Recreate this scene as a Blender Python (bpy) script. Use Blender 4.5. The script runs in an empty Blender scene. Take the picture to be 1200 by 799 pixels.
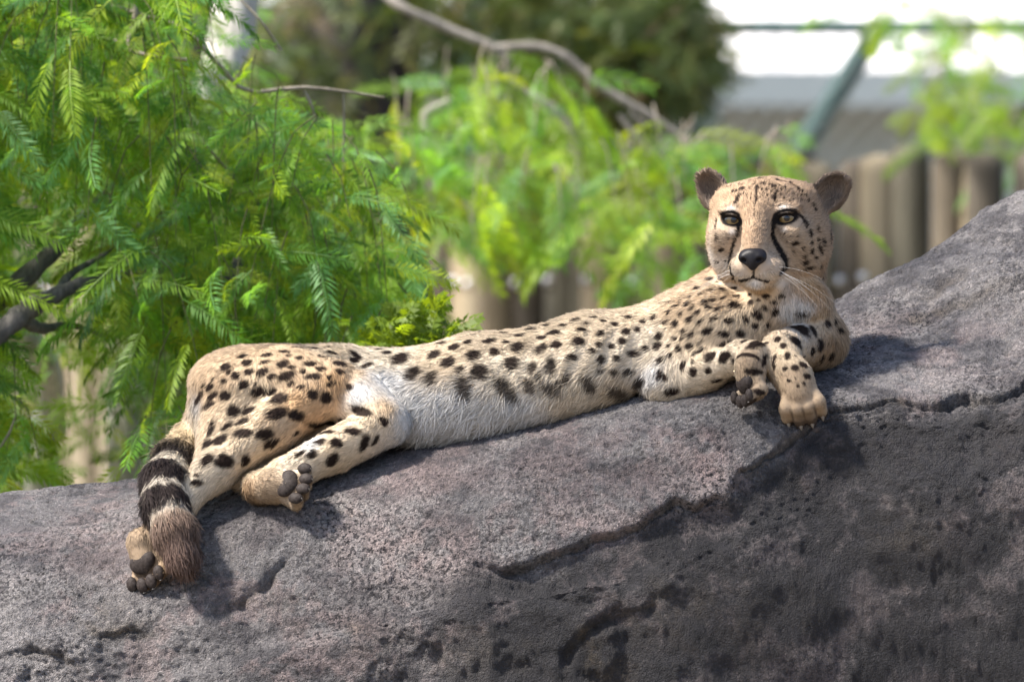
import bpy, math, random
import numpy as np
from mathutils import Vector, Matrix
from mathutils.bvhtree import BVHTree

# ---------------------------------------------------------------- camera, sky, sun, exposure
scene = bpy.context.scene
COL = scene.collection
EYE = 1.60            # camera height above the ground (m)
DIST = 10.0           # camera to the cheetah (m)
cam_d = bpy.data.cameras.new('camera')
cam = bpy.data.objects.new('camera', cam_d)
COL.objects.link(cam)
cam.location = (0.0, -DIST, EYE)
cam.rotation_euler = (math.radians(90), 0, 0)
cam_d.sensor_width = 36.0
cam_d.lens = 300.0
cam_d.clip_start = 0.1
cam_d.clip_end = 3000.0
cam_d.dof.use_dof = True
cam_d.dof.focus_distance = DIST - 0.09
cam_d.dof.aperture_fstop = 7.1
scene.camera = cam

SUN_EL, SUN_AZ = 55.0, -106.0      # degrees; azimuth from +Y (away from the camera), positive to the right
sd = Vector((math.sin(math.radians(SUN_AZ)) * math.cos(math.radians(SUN_EL)),
             math.cos(math.radians(SUN_AZ)) * math.cos(math.radians(SUN_EL)),
             math.sin(math.radians(SUN_EL))))
world = bpy.data.worlds.new('World')
scene.world = world
world.use_nodes = True
wn = world.node_tree
sky = wn.nodes.new('ShaderNodeTexSky')
sky.sky_type = 'NISHITA'
sky.sun_disc = False
sky.sun_elevation = math.radians(SUN_EL)
sky.sun_rotation = math.radians(SUN_AZ)
sky.air_density = 1.0
sky.dust_density = 2.0
bg = wn.nodes['Background']
bg.inputs['Strength'].default_value = 0.115
wn.links.new(sky.outputs[0], bg.inputs['Color'])
sun_d = bpy.data.lights.new('sun', 'SUN')
sun_d.energy = 5.0
sun_d.angle = math.radians(6.0)
sun_d.color = (1.0, 0.94, 0.84)
sun = bpy.data.objects.new('sun', sun_d)
COL.objects.link(sun)
sun.rotation_euler = sd.to_track_quat('Z', 'Y').to_euler()
sun.location = (0, 0, 12)
scene.view_settings.view_transform = 'Standard'
scene.view_settings.look = 'None'
scene.view_settings.gamma = 1.0
scene.view_settings.use_curve_mapping = False
scene.view_settings.use_white_balance = True      # the photograph is balanced for open shade
scene.view_settings.white_balance_temperature = 6430
scene.view_settings.white_balance_tint = 12
scene.view_settings.exposure = 1.33
scene.cycles.max_bounces = 8
scene.cycles.diffuse_bounces = 3
scene.cycles.transmission_bounces = 4
scene.cycles.transparent_max_bounces = 6
scene.cycles.use_denoising = True
scene.cycles_curves.shape = 'RIBBONS'
scene.cycles_curves.subdivisions = 2

# ---------------------------------------------------------------- helpers
# measurements are in millimetres on the plane through the animal (one photo pixel is one millimetre there);
# V(px, py, d): photo position and depth d behind that plane -> millimetres
def V(px, py, d=0.0):
    f = 1.0 + d / (DIST * 1000.0)
    return np.array([(px - 600.0) * f, d, (400.0 - py) * f])

def to_m(P):
    P = np.asarray(P, dtype=np.float64) * 0.001
    P = P.copy()
    P[..., 2] += EYE
    return P

def front_px(P):
    """photo position of points in millimetres"""
    f = 1.0 + P[..., 1] / (DIST * 1000.0)
    return 600.0 + P[..., 0] / f, 400.0 - P[..., 2] / f

def hash3(ix, iy, iz, seed):
    h = (ix * 374761393 + iy * 668265263 + iz * 1442695041 + seed * 974634777) & 0xffffffff
    h = ((h ^ (h >> 13)) * 1274126177) & 0xffffffff
    return ((h ^ (h >> 16)) & 0xffff) / 65535.0

def vnoise(P, seed=0):
    """value noise in -1..1 for points (N,3)"""
    F = np.floor(P)
    I = F.astype(np.int64)
    f = P - F
    f = f * f * f * (f * (f * 6 - 15) + 10)
    x, y, z = I[:, 0], I[:, 1], I[:, 2]
    r = 0
    for dx in (0, 1):
        wx = f[:, 0] if dx else 1 - f[:, 0]
        for dy in (0, 1):
            wy = f[:, 1] if dy else 1 - f[:, 1]
            for dz in (0, 1):
                wz = f[:, 2] if dz else 1 - f[:, 2]
                r = r + wx * wy * wz * hash3(x + dx, y + dy, z + dz, seed)
    return r * 2 - 1

def fbm(P, octaves=4, seed=0, gain=0.5):
    a, s, t = 1.0, 0.0, 0.0
    for o in range(octaves):
        s = s + a * vnoise(P * (2.03 ** o) + 17.3 * o, seed + o)
        t += a
        a *= gain
    return s / t

def smooth(a, b, x):
    t = np.clip((x - a) / (b - a), 0, 1)
    return t * t * (3 - 2 * t)

def mesh_obj(name, verts, faces, mats, parent=None, smooth_shade=True):
    """verts (N,3) in metres; faces an (M,k) array or a list of such arrays or a list of tuples"""
    me = bpy.data.meshes.new(name)
    if isinstance(faces, np.ndarray):
        faces = [faces]
    if len(faces) and isinstance(faces[0], np.ndarray):
        verts = np.asarray(verts, dtype=np.float32)
        loops = np.concatenate([f.ravel() for f in faces]).astype(np.int32)
        sizes = np.concatenate([np.full(len(f), f.shape[1]) for f in faces]).astype(np.int32)
        starts = np.concatenate([[0], np.cumsum(sizes)[:-1]]).astype(np.int32)
        me.vertices.add(len(verts)); me.vertices.foreach_set('co', verts.ravel())
        me.loops.add(len(loops)); me.loops.foreach_set('vertex_index', loops)
        me.polygons.add(len(sizes)); me.polygons.foreach_set('loop_start', starts)
        me.polygons.foreach_set('loop_total', sizes)
        me.update(calc_edges=True)
    else:
        me.from_pydata([tuple(v) for v in verts], [], [tuple(f) for f in faces])
    if smooth_shade:
        me.polygons.foreach_set('use_smooth', np.ones(len(me.polygons), dtype=bool))
    me.update()
    if not isinstance(mats, (list, tuple)):
        mats = [mats]
    for m in mats:
        me.materials.append(m)
    o = bpy.data.objects.new(name, me)
    COL.objects.link(o)
    o.parent = parent
    return o

def empty(name, loc=(0, 0, 0)):
    o = bpy.data.objects.new(name, None)
    o.location = loc
    o.empty_display_size = 0.1
    COL.objects.link(o)
    return o

def tag(o, label=None, cat=None, group=None, kind=None):
    for k, v in (('label', label), ('category', cat), ('group', group), ('kind', kind)):
        if v:
            o[k] = v
    return o

def attach(o, parent):
    """parent without moving: parts are modelled in world metres"""
    o.parent = parent
    o.matrix_parent_inverse = Matrix.Translation(-Vector(parent.location))
    return o

def set_attr(me, name, arr, domain='POINT', kind='FLOAT_COLOR'):
    a = me.attributes.new(name, kind, domain)
    arr = np.asarray(arr, dtype=np.float32)
    if kind == 'FLOAT_COLOR':
        if arr.shape[1] == 3:
            arr = np.concatenate([arr, np.ones((len(arr), 1), np.float32)], 1)
        a.data.foreach_set('color', arr.ravel())
    elif kind == 'FLOAT':
        a.data.foreach_set('value', arr.ravel())
    elif kind == 'FLOAT_VECTOR':
        a.data.foreach_set('vector', arr.ravel())

class Mat:
    """small helper round a node material"""
    def __init__(self, name):
        self.m = bpy.data.materials.new(name)
        self.m.use_nodes = True
        self.t = self.m.node_tree
        self.b = self.t.nodes['Principled BSDF']
        self.out = self.t.nodes['Material Output']
    def n(self, kind, **kw):
        x = self.t.nodes.new(kind)
        for k, v in kw.items():
            if k in x.inputs.keys() if isinstance(k, str) else False:
                x.inputs[k].default_value = v
            else:
                setattr(x, k, v)
        return x
    def l(self, a, b):
        self.t.links.new(a, b)
    def noise(self, vec, scale, detail=4, rough=0.55, dist=0.0):
        x = self.t.nodes.new('ShaderNodeTexNoise')
        x.inputs['Scale'].default_value = scale
        x.inputs['Detail'].default_value = detail
        x.inputs['Roughness'].default_value = rough
        x.inputs['Distortion'].default_value = dist
        if vec is not None:
            self.l(vec, x.inputs['Vector'])
        return x.outputs['Fac']
    def ramp(self, fac, stops):
        x = self.t.nodes.new('ShaderNodeValToRGB')
        e = x.color_ramp.elements
        while len(e) < len(stops):
            e.new(0.5)
        for i, (p, c) in enumerate(stops):
            e[i].position = p
            e[i].color = (c[0], c[1], c[2], 1) if isinstance(c, (tuple, list)) else (c, c, c, 1)
        self.l(fac, x.inputs['Fac'])
        return x.outputs['Color']
    def mix(self, fac, a, b, mode='MIX'):
        x = self.t.nodes.new('ShaderNodeMix')
        x.data_type = 'RGBA'
        x.blend_type = mode
        for s, v in ((x.inputs[0], fac), (x.inputs[6], a), (x.inputs[7], b)):
            if hasattr(v, 'links') or hasattr(v, 'is_linked'):
                self.l(v, s)
            elif isinstance(v, (int, float)):
                s.default_value = v
            else:
                s.default_value = (v[0], v[1], v[2], 1)
        return x.outputs[2]
    def attr(self, name):
        x = self.t.nodes.new('ShaderNodeAttribute')
        x.attribute_name = name
        return x
    def coord(self, which='Object'):
        return self.t.nodes.new('ShaderNodeTexCoord').outputs[which]
    def bump(self, height, strength=0.5, dist=0.002, normal=None):
        x = self.t.nodes.new('ShaderNodeBump')
        x.inputs['Strength'].default_value = strength
        x.inputs['Distance'].default_value = dist
        self.l(height, x.inputs['Height'])
        if normal is not None:
            self.l(normal, x.inputs['Normal'])
        self.l(x.outputs['Normal'], self.b.inputs['Normal'])
        return x.outputs['Normal']

def tube(points, radii, sides=10, cap=True):
    """verts, faces of a tapered tube along points"""
    pts = np.asarray(points, float)
    n = len(pts)
    tang = np.gradient(pts, axis=0)
    tang /= np.linalg.norm(tang, axis=1, keepdims=True) + 1e-9
    up = np.array([0.13, 0.97, 0.21])
    vs = []
    for i in range(n):
        a = np.cross(tang[i], up); a /= np.linalg.norm(a) + 1e-9
        b = np.cross(tang[i], a)
        for k in range(sides):
            t = 2 * math.pi * k / sides
            vs.append(pts[i] + radii[i] * (math.cos(t) * a + math.sin(t) * b))
    q = []
    for i in range(n - 1):
        for k in range(sides):
            k2 = (k + 1) % sides
            q.append((i * sides + k, i * sides + k2, (i + 1) * sides + k2, (i + 1) * sides + k))
    vs = np.array(vs)
    q = np.array(q, dtype=np.int32)
    return vs, q

def spline(P, n):
    """Catmull-Rom through control rows, n samples"""
    P = np.asarray(P, float)
    m = len(P)
    E = np.vstack([2 * P[0] - P[1], P, 2 * P[-1] - P[-2]])
    t = np.linspace(0, m - 1 - 1e-6, n)
    i = np.floor(t).astype(int)
    f = (t - i)[:, None]
    a, b, c, d = E[i], E[i + 1], E[i + 2], E[i + 3]
    return 0.5 * ((2 * b) + (-a + c) * f + (2 * a - 5 * b + 4 * c - d) * f ** 2 + (-a + 3 * b - 3 * c + d) * f ** 3)
# ---------------------------------------------------------------- ground
def make_ground():
    M = Mat('dry_earth')
    co = M.coord()
    n1 = M.noise(co, 1.2, 6)
    n2 = M.noise(co, 35, 4)
    c = M.ramp(n1, [(0.3, (0.10, 0.075, 0.05)), (0.7, (0.19, 0.15, 0.10))])
    c = M.mix(0.4, c, M.ramp(n2, [(0.35, 0.04), (0.65, (0.28, 0.23, 0.17))]))
    M.l(c, M.b.inputs['Base Color'])
    M.b.inputs['Roughness'].default_value = 0.95
    M.bump(n2, 0.6, 0.02)
    # one sheet that reaches the horizon, finer round the scene
    g = np.concatenate([-np.geomspace(1500, 12, 12), np.linspace(-11, 11, 40), np.geomspace(12, 1500, 12)])
    X, Y = np.meshgrid(g, g + 2.0)
    P = np.stack([X.ravel(), Y.ravel(), np.zeros(X.size)], 1)
    near = np.exp(-(P[:, 0] ** 2 + P[:, 1] ** 2) / 150.0)
    P[:, 2] = fbm(P * 0.5, 3, 5) * 0.05 * near
    n = len(g)
    i = np.arange(n - 1)
    A, B = np.meshgrid(i, i)
    q = np.stack([B * n + A, B * n + A + 1, (B + 1) * n + A + 1, (B + 1) * n + A], -1).reshape(-1, 4).astype(np.int32)
    o = mesh_obj('ground', P, q, M.m)
    tag(o, 'bare brown earth ground of the enclosure', 'ground', kind='structure')
make_ground()

# ---------------------------------------------------------------- boulder
# profiles from behind over the crest to the front foot: (depth mm, photo height) at stations along the photo's x
ROCK = [
    (-700, [(640, 2000), (520, 1400), (380, 900), (200, 780), (60, 785), (-60, 830), (-150, 900), (-215, 1010), (-250, 1250), (-270, 2000)]),
    (-250, [(640, 2000), (520, 1100), (380, 720), (210, 640), (60, 648), (-60, 690), (-150, 765), (-215, 870), (-250, 1100), (-270, 2000)]),
    (0,    [(620, 2000), (500, 960), (360, 660), (200, 592), (60, 600), (-60, 640), (-150, 706), (-215, 800), (-250, 1000), (-270, 2000)]),
    (200,  [(620, 2000), (500, 900), (350, 628), (200, 566), (60, 572), (-50, 606), (-135, 665), (-205, 770), (-245, 950), (-265, 2000)]),
    (330,  [(620, 2000), (500, 850), (345, 600), (195, 548), (60, 547), (-45, 568), (-130, 622), (-205, 735), (-245, 920), (-265, 2000)]),
    (450,  [(620, 2000), (490, 810), (340, 575), (190, 527), (60, 523), (-45, 540), (-130, 592), (-205, 700), (-245, 890), (-265, 2000)]),
    (600,  [(620, 2000), (480, 760), (335, 550), (190, 502), (60, 497), (-50, 511), (-135, 565), (-205, 670), (-245, 860), (-265, 2000)]),
    (760,  [(640, 2000), (500, 700), (350, 505), (200, 460), (60, 458), (-60, 472), (-140, 530), (-200, 640), (-235, 840), (-265, 2000)]),
    (860,  [(650, 2000), (520, 690), (370, 470), (230, 420), (80, 430), (-40, 446), (-120, 490), (-175, 600), (-215, 820), (-250, 2000)]),
    (960,  [(680, 2000), (540, 700), (400, 450), (265, 362), (110, 402), (0, 430), (-95, 468), (-145, 545), (-190, 800), (-240, 2000)]),
    (1080, [(700, 2000), (560, 660), (415, 400), (285, 300), (120, 362), (0, 415), (-92, 462), (-145, 535), (-190, 800), (-240, 2000)]),
    (1200, [(740, 2000), (600, 580), (455, 320), (325, 229), (165, 300), (20, 392), (-88, 452), (-143, 525), (-190, 800), (-240, 2000)]),
    (1450, [(800, 2000), (640, 520), (490, 260), (350, 165), (180, 250), (30, 350), (-80, 430), (-140, 510), (-190, 800), (-240, 2000)]),
    (1900, [(800, 2000), (640, 900), (490, 620), (350, 520), (180, 540), (30, 600), (-80, 680), (-140, 780), (-190, 1000), (-240, 2000)]),
]
# cracks and ledges drawn on the front of the rock: polyline, half width, depth, step (how far the rock below it stands back)
CRACKS = [
    ([(1260, 432), (1200, 448), (1165, 462), (1130, 463), (1090, 472), (1045, 470), (1010, 476), (975, 484), (955, 494), (915, 524), (893, 540), (868, 556), (845, 588), (820, 594), (788, 592), (745, 616), (700, 630), (660, 645), (610, 664), (582, 668), (560, 662)], 3.0, 11.0, 10.0),
    ([(1215, 330), (1180, 342), (1140, 352), (1100, 360), (1060, 372), (1030, 380)], 5.0, 5.0, 8.0),
    ([(1150, 306), (1120, 325), (1085, 345), (1060, 352)], 7.0, 6.0, 0.0),
    ([(350, 640), (330, 662), (300, 690), (262, 716), (240, 722)], 4.0, 7.0, 6.0),
    ([(420, 606), (400, 602), (385, 604), (370, 597)], 4.0, 9.0, 0.0),
    ([(445, 565), (425, 578), (402, 592)], 2.5, 4.0, 0.0),
    ([(190, 742), (150, 738), (120, 742), (96, 730), (84, 722)], 6.0, 9.0, 8.0),
    ([(655, 800), (664, 770), (684, 742), (715, 722), (758, 708), (770, 690)], 6.0, 9.0, 10.0),
    ([(0, 770), (40, 760), (75, 772), (110, 790)], 5.0, 8.0, 6.0),
]

def rock_profiles(xs, nv):
    """interpolate the station profiles: (len(xs), nv, 2) of (depth, photo height)"""
    st = np.array([s[0] for s in ROCK], float)
    pr = np.array([s[1] for s in ROCK], float)            # S,10,2
    out = np.zeros((len(xs), 10, 2))
    for c in range(2):
        for k in range(10):
            y = pr[:, k, c]
            m = np.gradient(y, st)
            j = np.clip(np.searchsorted(st, xs) - 1, 0, len(st) - 2)
            h = st[j + 1] - st[j]
            t = np.clip((xs - st[j]) / h, 0, 1)
            out[:, k, c] = ((2 * t**3 - 3 * t**2 + 1) * y[j] + (t**3 - 2 * t**2 + t) * h * m[j]
                            + (-2 * t**3 + 3 * t**2) * y[j + 1] + (t**3 - t**2) * h * m[j + 1])
    # density along the profile: most rows on the visible front
    knots = np.concatenate([np.linspace(0, 2, 14, endpoint=False), np.linspace(2, 3, 45, endpoint=False),
                            np.linspace(3, 8, nv - 75, endpoint=False), np.linspace(8, 9, 16)])
    i = np.clip(np.floor(knots).astype(int), 0, 8)
    f = (knots - i)[None, :, None]
    E = np.concatenate([2 * out[:, :1] - out[:, 1:2], out, 2 * out[:, -1:] - out[:, -2:-1]], 1)
    a, b, c, d = E[:, i], E[:, i + 1], E[:, i + 2], E[:, i + 3]
    return 0.5 * ((2 * b) + (-a + c) * f + (2 * a - 5 * b + 4 * c - d) * f**2 + (-a + 3 * b - 3 * c + d) * f**3)

def seg_dist(px, py, poly):
    best = np.full(px.shape, 1e9)
    for (x0, y0), (x1, y1) in zip(poly[:-1], poly[1:]):
        dx, dy = x1 - x0, y1 - y0
        t = np.clip(((px - x0) * dx + (py - y0) * dy) / (dx * dx + dy * dy), 0, 1)
        best = np.minimum(best, np.hypot(px - x0 - t * dx, py - y0 - t * dy))
    return best

def grid_normals(G):
    du = np.gradient(G, axis=0)
    dv = np.gradient(G, axis=1)
    n = np.cross(du, dv)
    n /= np.linalg.norm(n, axis=2, keepdims=True) + 1e-9
    return n

def make_boulder():
    xs = np.concatenate([np.arange(-600, -60, 14.0), np.arange(-60, 1260, 2.0), np.arange(1260, 1800, 14.0)])
    nv = 470
    pr = rock_profiles(xs, nv)
    d, py = pr[..., 0], pr[..., 1]
    f = 1 + d / (DIST * 1000)
    G = np.stack([(xs[:, None] - 600) * f, d, (400 - py) * f], -1)
    N = grid_normals(G)
    if N[330, 300, 1] > 0:
        N = -N
    sh = G.shape
    P = G.reshape(-1, 3); n = N.reshape(-1, 3)
    big = fbm(P / 260.0, 3, 11) * 16.0
    mid = fbm(P / np.array([90, 70, 60.0]), 3, 21) * 8.0
    ridged = (1 - np.abs(fbm(P / np.array([60., 45, 38]), 3, 31))) * 3.0
    px, pyy = front_px(P)
    crest_d = np.repeat(rock_profiles(xs, nv)[:, 59, 0], nv)
    front = smooth(25, -25, P[:, 1] - crest_d + 40)
    # keep the bed under the animal as measured
    bed = np.exp(-((P[:, 1] - 20) / 110.0) ** 2) * smooth(150, 260, px) * smooth(1030, 960, px)
    amp = 1 - 0.75 * bed
    D = (big + mid + ridged) * amp
    wob = np.stack([fbm(np.stack([px, pyy, 0 * px], 1) / 22.0, 3, 41), fbm(np.stack([px, pyy, 0 * px], 1) / 22.0, 3, 47)], 1) * 7.0
    crack_m = np.zeros(len(P))
    for poly, hw, dep, step in CRACKS:
        x0 = min(p[0] for p in poly) - 90; x1 = max(p[0] for p in poly) + 90
        y0 = min(p[1] for p in poly) - 90; y1 = max(p[1] for p in poly) + 240
        s = np.where((px > x0) & (px < x1) & (pyy > y0) & (pyy < y1) & (front > 0.3))[0]
        qx, qy = px[s] + wob[s, 0], pyy[s] + wob[s, 1]
        ds = seg_dist(qx, qy, poly)
        # taper at the ends
        e = np.minimum(np.hypot(qx - poly[0][0], qy - poly[0][1]), np.hypot(qx - poly[-1][0], qy - poly[-1][1]))
        tp = smooth(0, 45, e) * 0.8 + 0.2
        vary = np.clip(0.25 + 1.25 * (fbm(np.stack([px[s], pyy[s], 0 * px[s]], 1) / 34.0, 3, 61) * 0.9 + 0.5), 0.15, 1.6)
        g = np.exp(-(ds / (hw * vary)) ** 2) * tp
        D[s] -= g * dep * vary
        crack_m[s] = np.maximum(crack_m[s], np.exp(-(ds / (hw * 1.0)) ** 2) * tp)
        if step:
            pp = np.array(sorted(poly))
            yc = np.interp(qx, pp[:, 0], pp[:, 1])
            below = qy - yc
            inx = smooth(pp[0, 0] - 5, pp[0, 0] + 60, qx) * smooth(pp[-1, 0] + 5, pp[-1, 0] - 40, qx)
            D[s] -= step * np.clip(0.35 + 0.75 * vary, 0.3, 1.2) * smooth(-3, 9, below) * smooth(230, 20, below) * inx
            lip = np.exp(-((below + 12) / 14.0) ** 2) * inx
            D[s] += lip * step * 0.25
    rough = np.zeros(len(P))
    for bx, by, rx, ry, w in [(60, 770, 170, 60, 1), (170, 745, 110, 25, .9), (520, 780, 200, 45, .8), (700, 780, 60, 60, 1), (640, 690, 120, 30, .4), (1150, 320, 90, 30, .7), (400, 600, 50, 14, .6), (300, 700, 70, 20, .6)]:
        rough = np.maximum(rough, w * np.exp(-(((px - bx) / rx) ** 2 + ((pyy - by) / ry) ** 2)))
    D += rough * front * ((1 - np.abs(fbm(P / np.array([46., 40, 30]), 4, 33, 0.6))) * 16 - 11)
    fine = fbm(P / 7.5, 3, 71) * 2.6 * (0.45 + 0.55 * smooth(-0.3, 0.4, fbm(P / 120.0, 2, 75)))
    pits = -smooth(0.22, 0.62, fbm(P / 6.0, 2, 81)) * (0.8 + 1.8 * smooth(0.15, 0.7, n[:, 2]))
    D += fine + pits
    P2 = P + n * D[:, None]
    nu = len(xs)
    I, J = np.meshgrid(np.arange(nu - 1), np.arange(nv - 1), indexing='ij')
    q = np.stack([I * nv + J, I * nv + J + 1, (I + 1) * nv + J + 1, (I + 1) * nv + J], -1).reshape(-1, 4).astype(np.int32)
    # paint masks: weathering, plus the shaded front put into the dark mask
    def blobs(lst):
        m = np.zeros(len(P))
        for bx, by, rx, ry, w in lst:
            m = np.maximum(m, w * np.exp(-(((px - bx) / rx) ** 2 + ((pyy - by) / ry) ** 2)))
        return m
    w1 = fbm(P / 55.0, 4, 91)
    main = np.array(sorted(CRACKS[0][0]))
    yc = np.interp(px, np.concatenate([[300, 440], main[:, 0]]), np.concatenate([[900, 740], main[:, 1]]))
    dark = smooth(-8, 26, pyy + w1 * 26 - yc) * smooth(420, 600, px + w1 * 60) * 0.97  # dark stone below the ledge, deepened to stand in for its shade
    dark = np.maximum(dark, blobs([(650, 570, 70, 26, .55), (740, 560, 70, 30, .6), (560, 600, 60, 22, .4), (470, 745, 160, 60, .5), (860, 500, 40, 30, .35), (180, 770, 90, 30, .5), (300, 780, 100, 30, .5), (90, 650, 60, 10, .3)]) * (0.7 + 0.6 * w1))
    pink = blobs([(660, 625, 75, 26, 1), (590, 610, 60, 40, .5), (830, 545, 26, 40, 1), (760, 520, 70, 25, .55), (1120, 640, 22, 60, .9), (1060, 530, 40, 30, .45), (1180, 540, 22, 45, .55), (1140, 730, 60, 25, .6), (850, 760, 90, 40, .55), (960, 560, 40, 30, .35), (400, 735, 60, 22, .75), (480, 560, 110, 34, .55), (480, 640, 130, 45, .6), (120, 640, 120, 40, .4), (1080, 400, 120, 40, .4), (660, 555, 110, 30, .5)]) * smooth(-0.35, 0.25, w1 + 0.5 * fbm(P / 16.0, 3, 95))
    # mottling: pale weathered skin breaking over darker stone
    mot = fbm(P / np.array([70., 60, 42]), 5, 131, 0.62) + 0.35 * fbm(P / 11.0, 3, 141)
    mottle = smooth(-0.16, 0.26, mot + 0.10)
    lichen = smooth(0.04, 0.34, fbm(P / np.array([60., 60, 60]), 5, 151, 0.62) + 0.3 * fbm(P / 9.0, 3, 161))
    dark = dark * (1 - 0.34 * lichen)
    pink = np.maximum(pink, 0.42 * lichen * smooth(380, 520, pyy))
    tan = np.clip(crack_m * 0.55 + blobs([(685, 770, 22, 40, .9), (90, 715, 60, 22, .9), (400, 735, 50, 14, .6), (1060, 625, 45, 40, .35), (720, 790, 60, 20, .7), (860, 720, 200, 60, .3), (130, 735, 80, 14, .6), (300, 700, 60, 18, .4), (560, 760, 160, 30, .35)]) * smooth(-0.5, 0.3, w1), 0, 1)
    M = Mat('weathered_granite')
    at = M.attr('weather_shade')
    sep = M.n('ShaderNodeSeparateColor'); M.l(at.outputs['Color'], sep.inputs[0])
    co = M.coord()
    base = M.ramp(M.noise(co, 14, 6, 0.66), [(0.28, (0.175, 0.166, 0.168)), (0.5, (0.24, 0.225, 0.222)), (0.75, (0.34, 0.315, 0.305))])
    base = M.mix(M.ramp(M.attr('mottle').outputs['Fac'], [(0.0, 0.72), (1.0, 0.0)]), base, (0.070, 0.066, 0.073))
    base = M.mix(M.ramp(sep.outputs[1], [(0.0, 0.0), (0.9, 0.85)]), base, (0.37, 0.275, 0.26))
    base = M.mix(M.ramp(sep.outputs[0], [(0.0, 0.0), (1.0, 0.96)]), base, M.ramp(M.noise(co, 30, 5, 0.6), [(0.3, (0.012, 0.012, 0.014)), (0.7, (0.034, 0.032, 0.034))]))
    base = M.mix(M.ramp(sep.outputs[2], [(0.05, 0.0), (1.0, 0.75)]), base, M.ramp(M.noise(co, 45, 4), [(0.35, (0.020, 0.017, 0.013)), (0.65, (0.17, 0.13, 0.085))]))
    sp = M.noise(co, 210, 4, 0.7)
    spm = M.n('ShaderNodeMath', operation='MULTIPLY')
    M.l(M.ramp(sp, [(0.42, 0.95), (0.50, 0.0)]), spm.inputs[0]); M.l(M.ramp(M.noise(co, 7, 4), [(0.36, 0.2), (0.62, 1.0)]), spm.inputs[1])
    base = M.mix(spm.outputs[0], base, (0.026, 0.024, 0.027))
    base = M.mix(M.ramp(M.noise(co, 62, 5, 0.7), [(0.36, 0.55), (0.50, 0.0)]), base, (0.040, 0.038, 0.043))
    sp2 = M.noise(co, 320, 3, 0.6)
    base = M.mix(M.ramp(sp2, [(0.54, 0.0), (0.66, 0.9)]), base, (1.75, 1.7, 1.68), 'MULTIPLY')
    M.l(base, M.b.inputs['Base Color'])
    M.b.inputs['Roughness'].default_value = 0.82
    M.b.inputs['Specular IOR Level'].default_value = 0.35
    h = M.n('ShaderNodeMath', operation='ADD')
    M.l(sp, h.inputs[0]); M.l(M.noise(co, 520, 3, 0.6), h.inputs[1])
    M.bump(h.outputs[0], 1.0, 0.009)
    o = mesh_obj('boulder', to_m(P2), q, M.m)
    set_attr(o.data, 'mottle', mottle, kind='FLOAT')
    set_attr(o.data, 'weather_shade', np.stack([np.clip(dark, 0, 1), np.clip(pink, 0, 1), tan], 1))
    tag(o, 'huge rounded grey boulder with long ledge cracks and lower face painted dark with stain and shade', 'rock')
    return o
boulder = make_boulder()
# ---------------------------------------------------------------- background: building, fences, trees
def bark(name, c0, c1, scale=30):
    M = Mat(name)
    co = M.coord()
    mp = M.n('ShaderNodeMapping'); M.l(co, mp.inputs['Vector']); mp.inputs['Scale'].default_value = (1, 1, 0.25)
    n1 = M.noise(mp.outputs[0], scale, 6, 0.65)
    M.l(M.ramp(n1, [(0.3, c0), (0.68, c1)]), M.b.inputs['Base Color'])
    M.b.inputs['Roughness'].default_value = 0.9
    M.bump(n1, 0.8, 0.01)
    return M.m
BARK_PALE = bark('pale_bark', (0.16, 0.15, 0.13), (0.50, 0.48, 0.43), 22)
BARK_DARK = bark('dark_bark', (0.016, 0.015, 0.014), (0.055, 0.048, 0.042), 25)
BARK_LIMB = bark('rough_limb_bark', (0.02, 0.019, 0.017), (0.15, 0.135, 0.12), 45)
BARK_MID = bark('grey_bark', (0.09, 0.08, 0.068), (0.27, 0.245, 0.21), 30)
GREEN_TWIG = bark('green_twig', (0.06, 0.075, 0.025), (0.14, 0.14, 0.06), 60)
TWIG = bark('twig_bark', (0.16, 0.13, 0.10), (0.38, 0.33, 0.27), 60)

def leaf_mat(name, transl=0.45):
    M = Mat(name)
    at = M.attr('leaf').outputs['Color']
    M.l(at, M.b.inputs['Base Color'])
    M.b.inputs['Roughness'].default_value = 0.5
    M.b.inputs['Specular IOR Level'].default_value = 0.28
    tr = M.n('ShaderNodeBsdfTranslucent')
    M.l(M.mix(1.0, at, (2.1, 1.85, 0.5), 'MULTIPLY'), tr.inputs['Color'])
    mx = M.n('ShaderNodeMixShader'); mx.inputs[0].default_value = transl
    M.l(M.b.outputs[0], mx.inputs[1]); M.l(tr.outputs[0], mx.inputs[2])
    M.l(mx.outputs[0], M.out.inputs['Surface'])
    return M.m
LEAF = leaf_mat('pepper_leaf', 0.5)
LEAF_DARK = leaf_mat('evergreen_leaf', 0.2)

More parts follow.
